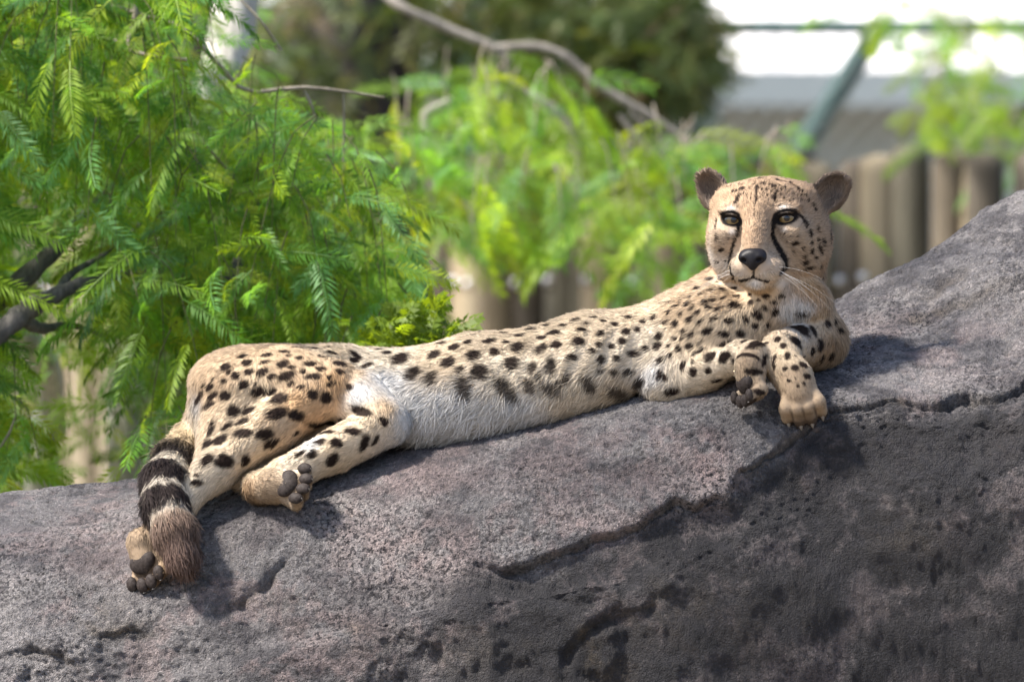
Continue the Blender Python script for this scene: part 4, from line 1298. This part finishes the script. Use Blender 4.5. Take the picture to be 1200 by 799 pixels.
SPOTS += grow(1.12, 740, 330, 4.0, [  # coat spots, plus dark lines along the wrist crease and edge
    (307,35,14,13),(370,44,17,13),(422,38,20,16),(480,33,16,7),(490,70,18,9),(555,62,10,8),(322,65,14,7,30),(380,90,14,10),(342,98,18,13,25),(405,130,20,9,35),(363,125,20,10,10),(428,80,18,6,25),(482,113,28,15,0),(558,100,16,12),(595,90,10,8),(628,128,16,12,-20),(675,145,22,17,50),(705,72,18,8),(630,70,20,12),(670,100,20,8),(258,110,11,13),(278,128,14,10,20),(210,115,14,9),(232,90,10,5),(268,78,14,6,20),(205,90,10,5),(170,105,8,5),(135,103,10,6),(175,143,12,14),(228,152,11,10),(160,195,12,12),(203,197,17,13,60),(268,178,18,14,20),(305,145,18,9,15),(320,190,22,11,40),(387,177,22,9,25),(455,185,22,14),(530,178,21,13,-60),(585,158,26,20,-45),(578,210,18,16),(638,210,20,9,75),(240,235,14,12,20),(200,270,12,10),(277,255,20,11,40),(235,272,12,10,50),(352,235,28,14,20),(433,250,28,14,0),(512,248,22,16,-10),(125,257,18,16),(125,305,18,18),(172,305,12,10,30),(218,317,16,15),(272,305,18,16,30),(320,290,16,8,35),(437,295,34,12,15),(532,280,24,10,20),(590,290,40,16,20),(178,345,13,14),(135,378,12,12),(240,395,24,14,70),(315,330,30,8,30),(368,352,30,19,25),(435,355,30,20,30),(360,420,16,15,40),(288,425,21,20,30),(285,380,8,8),(130,440,15,25),(540,343,60,9,-3),(480,375,10,14),(625,290,16,8),(685,273,16,14),(712,302,15,14),(772,282,24,18,-15),(730,350,15,16),(768,405,18,15),(808,390,18,13),(718,412,11,10),(825,445,18,13),(740,465,10,7),(778,490,7,8),(808,480,7,8),(768,455,5,5),(770,350,5,5),(810,352,8,5),(795,222,36,28,-50),(855,232,26,11,-70),(800,158,34,9,-5),(576,425,46,14,-4),(556,560,34,26,0),(600,520,14,30,80),(885,300,26,17,70),(850,330,20,11,80),(920,200,18,11,80),(935,355,18,11,80),(975,232,15,12),(955,195,15,7,80),(893,365,15,9,80),(668,375,38,9,85),(622,372,26,10,80),(400,465,26,8,10),(880,490,14,7,-60)])
SPOTS += grow(1.22, 780, 170, 4.0, [
    (345,185,5,4),(365,228,5,4),(350,236,4,4),(402,228,4,5),(398,252,4,5),(465,190,5,4),(486,186,5,5),(460,226,5,4),(478,238,4,5),(522,218,5,5),(536,190,6,5),(560,200,6,5),(577,222,5,6),(602,190,6,5),(560,172,7,5),(610,168,7,5),(420,172,5,5),(425,150,6,4),(385,150,6,4),(355,190,5,4),(330,218,5,5),(312,222,5,6),(642,218,6,5),(657,238,6,5),(672,262,6,6),(692,282,6,7),(702,305,6,7),(642,262,5,5),(622,238,5,5),(580,265,4,4),(600,255,4,4),(372,168,14,9),(357,207,16,8,15),(335,255,22,8,72),(300,195,6,7),(320,175,8,5),(400,155,6,5),(410,185,6,5),(395,205,6,5),(440,160,18,14),(455,180,12,7),(430,200,12,8),(452,208,5,5),(508,197,14,9),(533,167,14,8),(513,245,22,8,90),(475,210,7,7),(478,170,6,5),(497,158,6,5),(575,152,16,7),(588,180,14,7,80),(620,205,10,6,-60),(425,232,30,5,88),(417,290,40,2.5,87),(380,235,4,5),(450,240,4,4),(545,210,6,6),(555,250,5,5),(470,148,10,5),(390,170,5,4),(495,215,4,4),(540,235,4,4),(640,235,5,6),(600,230,4,4),
    (640,340,18,6,-45),(658,372,20,7,-68),(680,417,14,9,-75),(685,460,12,6,80),(712,388,12,5,80),(716,442,10,6,-70),(648,480,6,8),(652,518,8,8),(685,500,12,9,-60),(705,525,12,6,-30),(658,550,14,8),(608,465,16,8),(725,490,20,7,-60),(740,455,15,6,-60),(770,400,30,9,85),(772,445,20,8,85),(728,565,12,8),(675,578,20,6),(735,633,12,6),(590,430,7,4),(560,420,4,4),(575,455,5,4),(622,430,4,4),(600,500,4,4),(262,495,13,8,30),(243,545,8,5),(280,545,5,5),(262,625,16,9),(203,630,16,12),(240,645,8,5),(240,440,16,5,85),(236,370,22,4,80),(295,440,4,3),(275,470,4,3),(300,500,3,3),(760,560,12,7,70),(755,600,10,6,60)])
# dark facial lines: tear marks and lids, as runs of small marks (x, y, half width)
def run(pts, step=1.6):
    out = []
    for (x0, y0, w0), (x1, y1, w1) in zip(pts[:-1], pts[1:]):
        n = max(1, int(math.hypot(x1 - x0, y1 - y0) / step))
        for i in range(n):
            t = i / n
            out.append((x0 + (x1 - x0) * t, y0 + (y1 - y0) * t, w0 + (w1 - w0) * t, w0 + (w1 - w0) * t, 0.0))
    return out
hz = lambda pts: [(780 + x / 4.0, 170 + y / 4.0, w / 4.0) for x, y, w in pts]
LINES = run(hz([(344, 345, 11), (345, 380, 9), (335, 420, 8), (318, 465, 8), (303, 515, 8), (299, 555, 8), (305, 595, 8), (322, 636, 8)]))
LINES += run(hz([(514, 335, 13), (502, 375, 12), (500, 420, 11), (516, 462, 13), (538, 500, 16), (553, 540, 18), (560, 575, 17), (540, 605, 13)]))
LINES += run(hz([(262, 328, 7), (285, 316, 7), (315, 315, 8), (340, 328, 9), (345, 350, 9), (332, 372, 7), (305, 374, 6), (280, 360, 6), (264, 332, 6)]))
LINES += run(hz([(514, 330, 10), (535, 314, 8), (570, 305, 8), (608, 312, 8), (600, 335, 6), (585, 358, 6), (555, 366, 6), (530, 360, 8), (514, 335, 9)]))
LINES += run(hz([(608, 314, 7), (635, 335, 7)]))
LINES += run(hz([(413, 585, 6), (412, 622, 6)]))
LINES += run(hz([(350, 640, 8), (385, 632, 7), (412, 622, 6), (440, 632, 7), (490, 640, 7)]))

def spot_arrays(lst):
    P_, M_, B_, N_, ra, rb = [], [], [], [], [], []
    for px, py, a, b, ang in lst:
        p_, n_ = hit(px, py)
        if p_ is None:
            continue
        t = math.radians(ang)
        m = np.array([math.cos(t), 0, math.sin(t)])
        # carry the photographed direction onto the skin along the line of sight
        view = unit(p_ - np.array(CAM))
        den = np.dot(n_, view)
        if abs(den) < 0.25:
            den = -0.25
        m3 = m - view * np.dot(m, n_) / den
        sc_a = min(np.linalg.norm(m3), 1.6)
        m3 = unit(m3)
        b2 = np.array([-math.sin(t), 0, math.cos(t)])
        b3 = b2 - view * np.dot(b2, n_) / den
        sc_b = min(np.linalg.norm(b3), 1.6)
        P_.append(p_); M_.append(m3); N_.append(n_); B_.append(unit(np.cross(n_, m3))); ra.append(a * sc_a); rb.append(b * sc_b)
    return [np.array(x) for x in (P_, M_, B_, N_, ra, rb)]
SA = spot_arrays(SPOTS)
LA = spot_arrays(LINES)

# spots on the sides the camera does not see
vis_cache = 0
cand = rng.permutation(NV)[:9000]
extra = []
allp = SA[0].copy()
for i in cand:
    p_ = BV[i]
    if REG.get('head', np.zeros(NV))[i] > 0.3 or REG.get('paw', np.zeros(NV))[i] > 0.3 or REG.get('tail', np.zeros(NV))[i] > 0.25 or REG.get('ear', np.zeros(NV))[i] > 0.2:
        continue
    fx, fy = front_px(p_)
    h_, n_ = hit(float(fx), float(fy))
    if h_ is not None and np.linalg.norm(h_ - p_) < 12:
        continue
    if (np.linalg.norm(allp - p_, axis=1) < 25).any():
        continue
    allp = np.vstack([allp, p_])
    t_ = unit(flow[i] - BN[i] * np.dot(flow[i], BN[i]))
    extra.append((p_, t_, unit(np.cross(BN[i], t_)), BN[i], rng.uniform(6, 9), rng.uniform(4.5, 6.5)))
if extra:
    SA = [np.concatenate([a, np.array([e[j] for e in extra])]) for j, a in enumerate(SA)]

def spot_mask(P, arrs, soft=0.28, wob=None):
    P_, M_, B_, N_, ra, rb = arrs
    m = np.zeros(len(P))
    for j in range(len(P_)):
        R_ = max(ra[j], rb[j]) * 1.7 + 2
        s = np.where((np.abs(P[:, 0] - P_[j, 0]) < R_) & (np.abs(P[:, 1] - P_[j, 1]) < R_) & (np.abs(P[:, 2] - P_[j, 2]) < R_))[0]
        if not len(s):
            continue
        D = P[s] - P_[j]
        e = np.sqrt((D @ M_[j] / ra[j]) ** 2 + (D @ B_[j] / rb[j]) ** 2 + (D @ N_[j] / (1.6 * max(ra[j], rb[j]))) ** 2)
        if wob is not None:
            e = e + wob[s]
        m[s] = np.maximum(m[s], smooth(1 + soft, 1 - soft, e))
    return m

TP = np.array([t[0] for t in TAIL])
def tail_param(P):
    """position along the tail 0..1"""
    best = np.full(len(P), 1e9); par = np.zeros(len(P))
    seg = np.linalg.norm(np.diff(TP, axis=0), axis=1); cum = np.concatenate([[0], np.cumsum(seg)])
    for j in range(len(TP) - 1):
        ab = TP[j + 1] - TP[j]
        t = np.clip(((P - TP[j]) @ ab) / (ab @ ab), 0, 1)
        dd = np.linalg.norm(P - TP[j] - t[:, None] * ab, axis=1)
        m = dd < best
        best[m] = dd[m]; par[m] = (cum[j] + t[m] * seg[j]) / cum[-1]
    return par

def coat(P, N, reg):
    """coat colour at skin points P (mm)"""
    W = np.zeros(len(P)); C = np.zeros((len(P), 3))
    for p_, c, r in zip(A_pos, A_col, A_rad):
        w = 1.0 / (((P - p_) ** 2).sum(1) / (r * r) + 0.15) ** 2.2
        W += w; C += w[:, None] * c
    C /= W[:, None]
    # ears
    e = np.clip(reg['ear'] * 1.3 + reg['ear_in'] * 1.2, 0, 1)
    C = C * (1 - e[:, None]) + e[:, None] * np.array([0.15, 0.115, 0.092])
    le = (P - HO) @ HM
    rim = smooth(0.35, 0.7, reg['ear']) * smooth(0.1, 0.6, vnoise(P / 6.0, 3) * 0.5 + 0.5 + 0.15)
    C = C * (1 - 0.5 * rim[:, None]) + 0.5 * rim[:, None] * np.array([0.21, 0.15, 0.105])
    tl = smooth(0.45, 0.8, reg['tail'])
    if tl.max() > 0:
        par = tail_param(P) + 0.022 * vnoise(P / 8.0, 9) + 0.012 * vnoise(P / 3.0, 19)
        stops = [(0.0, (0.55, 0.42, 0.27)), (0.36, (0.52, 0.40, 0.25)), (0.42, (0.05, 0.04, 0.035)), (0.475, (0.05, 0.04, 0.035)), (0.50, (0.56, 0.48, 0.37)), (0.565, (0.56, 0.48, 0.37)),
                 (0.585, (0.035, 0.026, 0.024)), (0.69, (0.04, 0.03, 0.027)), (0.705, (0.48, 0.42, 0.34)), (0.72, (0.48, 0.42, 0.34)), (0.735, (0.035, 0.026, 0.024)), (0.815, (0.04, 0.03, 0.028)), (0.83, (0.42, 0.36, 0.29)), (0.845, (0.36, 0.29, 0.22)), (0.865, (0.17, 0.12, 0.092)), (1.0, (0.15, 0.10, 0.08))]
        xs_ = [s[0] for s in stops]
        T = np.stack([np.interp(par, xs_, [s[1][c] for s in stops]) for c in range(3)], 1)
        C = C * (1 - tl[:, None]) + T * tl[:, None]
    C = C * (1 + 0.10 * fbm(P / 9.0, 3, 5))[:, None]
    wob = 0.22 * fbm(P / 4.5, 2, 15)
    m = spot_mask(P, SA, 0.26, wob) * (1 - tl)
    # belly spots are veiled by long white hair
    b = np.clip(reg['belly'], 0, 1)
    m = m * (1 - 0.15 * b)
    dk = np.array([0.020, 0.0125, 0.0095])
    C = C * (1 - m[:, None]) + dk * m[:, None]
    ml = spot_mask(P, LA, 0.3)
    C = C * (1 - ml[:, None]) + np.array([0.014, 0.012, 0.012]) * ml[:, None]
    for sx in (-1, 1):
        ex = (le[:, 0] - sx * 32) * math.cos(sx * 0.17) + (le[:, 1] - 2.5) * math.sin(sx * 0.17)
        ey = -(le[:, 0] - sx * 32) * math.sin(sx * 0.17) + (le[:, 1] - 2.5) * math.cos(sx * 0.17)
        e = np.sqrt((ex / 13.6) ** 2 + (ey / 6.8) ** 2)
        rm = smooth(1.22, 0.98, e) * smooth(15, 25, le[:, 2])
        C = C * (1 - rm[:, None]) + np.array([0.012, 0.010, 0.010]) * rm[:, None]
    # dark hair between the pads, and shade painted between the toes
    for k, pw in enumerate(PAWS):
        q = ((P - pw['L'](0, 0, 0)) @ pw['rot']) / pw['s']
        a = np.exp(-((q[:, 0] / 22) ** 2 + ((q[:, 2] - 40) / 16) ** 2)) * smooth(0, -9, q[:, 1])
        tip = np.exp(-((q[:, 0] / 24) ** 2 + ((q[:, 2] - 54) / 11) ** 2)) * smooth(18, 7, q[:, 1]) * (0.75 + 0.25 * smooth(-0.2, 0.3, vnoise(P / 7.0, 77))) if not pw['hind'] else 0 * a
        a = np.clip(a * 0.85 + tip * 1.1, 0, 0.93)
        gapx = np.minimum(np.abs(q[:, 0]), np.abs(np.abs(q[:, 0]) - 13.6))
        groove_shade = np.exp(-(gapx / 2.0) ** 2) * smooth(32, 44, q[:, 2]) * smooth(66, 58, q[:, 2]) * 0.85  # shade in the gaps between toes put into the coat colour
        a = np.maximum(a, groove_shade)
        near = (np.abs(q).max(1) < 70)
        a = a * near
        C = C * (1 - a[:, None]) + np.array([0.05, 0.036, 0.028]) * a[:, None]
    return np.clip(C, 0.004, 0.9)

for r in ('head', 'belly', 'paw', 'ear', 'ear_in', 'tail', 'leg', 'body'):
    REG.setdefault(r, np.zeros(NV))
BC = coat(BV, BN, REG)

cheetah = empty('cheetah', tuple(to_m(V(560, 500, 40))))
tag(cheetah, 'spotted cheetah lying stretched on the boulder with its head raised towards the viewer', 'cheetah')
M = Mat('cheetah_skin')
M.l(M.attr('coat').outputs['Color'], M.b.inputs['Base Color'])
M.b.inputs['Roughness'].default_value = 0.85
M.b.inputs['Specular IOR Level'].default_value = 0.1
body = mesh_obj('body', to_m(BV), BQ, M.m)
set_attr(body.data, 'coat', BC)
attach(body, cheetah)

# ---- fur: real strands rooted on the body
def make_fur(total):
    tri = np.concatenate([BQ[:, [0, 1, 2]], BQ[:, [0, 2, 3]]])
    A = np.linalg.norm(np.cross(BV[tri[:, 1]] - BV[tri[:, 0]], BV[tri[:, 2]] - BV[tri[:, 0]]), axis=1) * 0.5
    cen = BV[tri].mean(1)
    hw = REG['head'][tri[:, 0]] + REG['paw'][tri[:, 0]] + REG['ear'][tri[:, 0]]
    facing = BN[tri[:, 0], 1] < 0.35
    W = A * (1 + 1.6 * np.clip(hw, 0, 1)) * np.where(facing, 1.0, 0.35)
    # no strands in the mouth slit or inside the eye openings
    loc = (cen - HO) @ HM
    for sx in (-1, 1):
        e = ((loc[:, 0] - sx * 32) / 12.2) ** 2 + ((loc[:, 1] - 2.5) / 5.0) ** 2
        W = np.where((e < 1.0) & (loc[:, 2] > 20), 0, W)
    pick = np.searchsorted(np.cumsum(W) / W.sum(), rng.random(total))
    t = tri[np.clip(pick, 0, len(tri) - 1)]
    u = rng.random((total, 2)); sw = u.sum(1) > 1
    u[sw] = 1 - u[sw]
    w = np.stack([1 - u.sum(1), u[:, 0], u[:, 1]], 1)
    blend = lambda a: (a[t] * (w if a.ndim == 1 else w[..., None])).sum(1)
    P = blend(BV); N = blend(BN); N /= np.linalg.norm(N, axis=1, keepdims=True) + 1e-9
    fl = blend(flow); L = blend(furl); lf = blend(liftv)
    reg = {k: blend(v) for k, v in REG.items()}
    loc = (P - HO) @ HM
    # shorter hair on lips, lids and nose bridge
    near_eye = np.minimum(*[((loc[:, 0] - sx * 32) / 20) ** 2 + ((loc[:, 1] - 2) / 15) ** 2 + ((loc[:, 2] - 50) / 25) ** 2 for sx in (-1, 1)])
    L = L * np.where(near_eye < 1, 0.45, 1.0)
    near_nose = ((loc[:, 0]) / 20) ** 2 + ((loc[:, 1] + 42) / 16) ** 2 + ((loc[:, 2] - 92) / 16) ** 2
    L = L * np.where(near_nose < 1, 0.4, 1.0)
    tl = reg['tail'] > 0.4
    par = np.zeros(total)
    if tl.any():
        par[tl] = tail_param(P[tl])
        L[tl] = 13 + 12 * np.exp(-((par[tl] - 0.33) / 0.08) ** 2) + 10 * smooth(0.8, 0.95, par[tl])
    T = fl - N * (fl * N).sum(1, keepdims=True)
    T /= np.linalg.norm(T, axis=1, keepdims=True) + 1e-9
    S = np.cross(N, T)
    # tufts: neighbours lean together, with a slow swirl on top
    def lean(sc, seed):
        return np.stack([vnoise(P / sc, seed), vnoise(P / sc, seed + 1)], 1)
    a = lean(4.5, 141) * 0.25 + lean(8.0, 101) * 0.38 + lean(26.0, 111) * 0.12 + rng.normal(0, 0.16, (total, 2))
    ext = 1 + 0.9 * np.clip(reg['belly'], 0, 1)
    D0 = T + S * (a[:, :1] * ext[:, None]) + N * (lf + 0.12 * a[:, 1] + 0.05 * rng.normal(size=total))[:, None]
    D0 /= np.linalg.norm(D0, axis=1, keepdims=True)
    L = L * rng.uniform(0.7, 1.4, total) * (1 + 0.25 * vnoise(P / 12.0, 131))
    L = np.clip(L, 2.0, 42)
    K = 5
    s = np.linspace(0, 1, K)
    curve_dir = rng.normal(0, 0.10, (total, 3)) + S * (0.25 * a[:, 1:2])
    pts = np.zeros((total, K, 3))
    for i, x in enumerate(s):
        pts[:, i] = P - N * 0.6 + D0 * (L * x)[:, None] + (-N * (0.30 * lf)[:, None] + curve_dir) * (L * x * x)[:, None]
        pts[:, i, 2] -= 0.06 * L * x * x
    jit = S * rng.normal(0, 0.3, total)[:, None]
    C0 = coat(P + T * (0.2 * L + rng.normal(0, 0.5, total))[:, None] + jit, N, reg)
    C1 = coat(P + T * (0.68 * L + rng.normal(0, 0.7, total))[:, None] + jit, N, reg)
    C = np.stack([C0, C0 * 0.75 + C1 * 0.25, C0 * 0.3 + C1 * 0.7, C1, C1], 1)
    C *= np.clip(1 + 0.18 * rng.normal(size=total) + 0.30 * vnoise(np.stack([(P * S).sum(1) / 1.7, (P * T).sum(1) / 9.0, (P * N).sum(1) / 5.0], 1), 171), 0.4, 1.7)[:, None, None]
    C = np.clip(C, 0.003, 0.95)
    cu = bpy.data.hair_curves.new('fur')
    cu.add_curves([K] * total)
    cu.position_data.foreach_set('vector', to_m(pts).reshape(-1).astype(np.float32))
    rad = np.array([0.34, 0.33, 0.28, 0.19, 0.06]) * 0.001
    thick = np.clip(0.75 + L / 40, 0.7, 1.3)
    r_ = (rad[None] * thick[:, None]).astype(np.float32)
    ra = cu.attributes.get('radius') or cu.attributes.new('radius', 'FLOAT', 'POINT')
    ra.data.foreach_set('value', r_.reshape(-1))
    set_attr(cu, 'hair_col', C.reshape(-1, 3), 'POINT')
    set_attr(cu, 'hair_nor', N, 'CURVE', 'FLOAT_VECTOR')
    M = Mat('cheetah_fur')
    M.l(M.attr('hair_col').outputs['Color'], M.b.inputs['Base Color'])
    nn = M.n('ShaderNodeNewGeometry')
    mv = M.n('ShaderNodeMix', data_type='VECTOR')
    mv.inputs[0].default_value = 0.68
    M.l(nn.outputs['Normal'], mv.inputs[4]); M.l(M.attr('hair_nor').outputs['Vector'], mv.inputs[5])
    nz = M.n('ShaderNodeVectorMath', operation='NORMALIZE')
    M.l(mv.outputs[1], nz.inputs[0])
    M.l(nz.outputs[0], M.b.inputs['Normal'])
    M.b.inputs['Roughness'].default_value = 0.65
    M.b.inputs['Specular IOR Level'].default_value = 0.08
    cu.materials.append(M.m)
    o = bpy.data.objects.new('fur', cu)
    COL.objects.link(o)
    o['kind'] = 'stuff'
    attach(o, cheetah)
    return o
make_fur(FUR_COUNT)

# ---- eyes, nose, pads, claws, whiskers
def uv_ball(rx, ry, rz, nu=20, nv=12):
    vs, q = [], []
    for j in range(nv + 1):
        th = math.pi * (j + 0.001) / (nv + 0.002)
        for i in range(nu):
            ph = 2 * math.pi * i / nu
            vs.append((rx * math.sin(th) * math.cos(ph), ry * math.sin(th) * math.sin(ph), rz * math.cos(th)))
    for j in range(nv):
        for i in range(nu):
            i2 = (i + 1) % nu
            q.append((j * nu + i, (j + 1) * nu + i, (j + 1) * nu + i2, j * nu + i2))
    return np.array(vs), np.array(q, dtype=np.int32)

ME = Mat('amber_eye')
co = ME.coord('Object')
sx_ = ME.n('ShaderNodeSeparateXYZ'); ME.l(co, sx_.inputs[0])
cx = ME.n('ShaderNodeCombineXYZ'); ME.l(sx_.outputs[0], cx.inputs[0]); ME.l(sx_.outputs[1], cx.inputs[1])
ln = ME.n('ShaderNodeVectorMath', operation='LENGTH'); ME.l(cx.outputs[0], ln.inputs[0])
mu = ME.n('ShaderNodeMath', operation='MULTIPLY'); ME.l(ln.outputs['Value'], mu.inputs[0]); mu.inputs[1].default_value = 1000 / 12.5
iris = ME.ramp(mu.outputs[0], [(0.0, (0.004, 0.004, 0.004)), (0.26, (0.004, 0.004, 0.004)), (0.30, (0.15, 0.098, 0.036)), (0.45, (0.21, 0.142, 0.055)), (0.66, (0.10, 0.064, 0.026)), (0.74, (0.02, 0.016, 0.012)), (1.0, (0.02, 0.016, 0.012))])
ME.l(iris, ME.b.inputs['Base Color'])
ME.b.inputs['Roughness'].default_value = 0.06
ME.b.inputs['Specular IOR Level'].default_value = 0.6
gaze = unit(np.array([-0.04, -1.0, -0.02]))
for sx in (-1, 1):
    vs, q = uv_ball(0.0125, 0.0125, 0.0125, 28, 20)
    eye = mesh_obj('eye', vs, q, ME.m)
    Rm = Vector(gaze).to_track_quat('Z', 'Y').to_matrix().to_4x4()
    eye.parent = cheetah
    eye.matrix_parent_inverse = Matrix.Translation(-Vector(cheetah.location))
    eye.matrix_basis = Matrix.Translation(Vector(to_m(H(sx * 31.5, 2.5, 37.0)))) @ Rm

def small_sdf(name, prims, mat, vx=0.8):
    lo = np.min([bounds(p)[0] for p in prims if p['op'] == 'add'], 0) - 4
    hi = np.max([bounds(p)[1] for p in prims if p['op'] == 'add'], 0) + 4
    gs = np.ceil((hi - lo) / vx).astype(int)
    f = field(prims, lo, gs, vx)
    v, q = surface_nets(f, lo, vx)
    v = relax(v, q, 2, 0.5)
    return attach(mesh_obj(name, to_m(v), q, mat), cheetah)

MN = Mat('black_nose_leather')
nco = MN.coord()
MN.b.inputs['Base Color'].default_value = (0.012, 0.011, 0.013, 1)
MN.b.inputs['Roughness'].default_value = 0.42
MN.b.inputs['Specular IOR Level'].default_value = 0.18
MN.bump(MN.noise(nco, 900, 2), 0.35, 0.0006)
keep = PRIMS; PRIMS = []
hel((0, -36, 88), (15.5, 8, 11), k=5)
hel((0, -43, 91), (11.5, 8, 10), k=6)
hel((0, -49, 92), (4.5, 6, 8), k=5)
for sx in (-1, 1):
    hel((sx * 9.5, -40, 92), (7, 6, 8), k=4)
    hel((sx * 9.0, -42.5, 101), (3.6, 2.2, 6), k=2, rot=(0, 0, sx * 30), op='cut')
nose_pr = PRIMS; PRIMS = keep
small_sdf('nose', nose_pr, MN.m)

MP = Mat('paw_pad_leather')
pco = MP.coord()
MP.l(MP.ramp(MP.noise(pco, 300, 3), [(0.3, (0.020, 0.015, 0.013)), (0.7, (0.052, 0.042, 0.038))]), MP.b.inputs['Base Color'])
MP.b.inputs['Roughness'].default_value = 0.6
MP.b.inputs['Specular IOR Level'].default_value = 0.12
MP.bump(MP.noise(pco, 1200, 2), 0.4, 0.0006)
MC = Mat('pale_claw_horn')
MC.b.inputs['Base Color'].default_value = (0.20, 0.18, 0.16, 1)
MC.b.inputs['Roughness'].default_value = 0.35
for pw in PAWS:
    s = pw['s']
    # main pad of three lobes
    keep = PRIMS; PRIMS = []
    for x, z, r in ((-9, 20, 9), (9, 20, 9), (0, 25, 11)):
        el(pw['L'](x, -9.6, z), np.array([r, 6.0, r * 1.05]) * s, pw['rot'], k=9)
    pr = PRIMS; PRIMS = keep
    small_sdf('paw_pad', pr, MP.m, 1.0)
    for i, T in zip((-1.5, -0.5, 0.5, 1.5), pw['toes']):
        vs, q = uv_ball(7.4 * s, 5.2 * s, 9.4 * s, 14, 8)
        c = T - pw['u'] * 4.4 * s + pw['f'] * 0.5 * s
        attach(mesh_obj('toe_pad', to_m(c + vs @ pw['rot'].T), q, MP.m), cheetah)
        # claw: a short hooked cone
        d0 = unit(pw['f'] - pw['u'] * (0.2 + pw['curl'] * 0.8))
        a0 = T + d0 * 6.5 * s + pw['u'] * 2.5 * s
        pts = [a0, a0 + d0 * 2.4 * s, a0 + d0 * 4.4 * s - pw['u'] * 1.0 * s, a0 + d0 * 6.2 * s - pw['u'] * 2.6 * s]
        vs, q = tube(pts, [2.5 * s, 2.2 * s, 1.5 * s, 0.3 * s], 8)
        attach(mesh_obj('claw', to_m(vs), q, MC.m), cheetah)

def make_whiskers():
    K, strands = 8, []
    for sx in (-1, 1):
        for i in range(7):
            r0 = H(sx * (18 + rng.uniform(0, 10)), -50 - rng.uniform(0, 10), 86 - rng.uniform(0, 12))
            d = HM @ unit(np.array([sx * 1.0, rng.uniform(-0.55, 0.10), rng.uniform(-0.3, 0.25)]))
            L_ = rng.uniform(38, 75)
            s = np.linspace(0, 1, K)[:, None]
            strands.append(r0 + d * L_ * s + np.array([0, 0, -1.0]) * L_ * 0.28 * s ** 2)
        for i in range(0):
            r0 = H(sx * (26 + rng.uniform(0, 10)), 17, 50)
            d = HM @ unit(np.array([sx * 0.5, 1.0, 0.25]))
            L_ = rng.uniform(16, 30)
            s = np.linspace(0, 1, K)[:, None]
            strands.append(r0 + d * L_ * s + HR * sx * L_ * 0.3 * s ** 2)
    A = np.array(strands)
    cu = bpy.data.hair_curves.new('whiskers')
    cu.add_curves([K] * len(A))
    cu.position_data.foreach_set('vector', to_m(A).reshape(-1).astype(np.float32))
    rr = np.tile(np.linspace(0.11, 0.04, K) * 0.001, len(A)).astype(np.float32)
    ra = cu.attributes.get('radius') or cu.attributes.new('radius', 'FLOAT', 'POINT')
    ra.data.foreach_set('value', rr)
    M = Mat('white_whisker')
    M.b.inputs['Base Color'].default_value = (0.75, 0.73, 0.70, 1)
    cu.materials.append(M.m)
    o = bpy.data.objects.new('whiskers', cu)
    COL.objects.link(o)
    attach(o, cheetah)
make_whiskers()
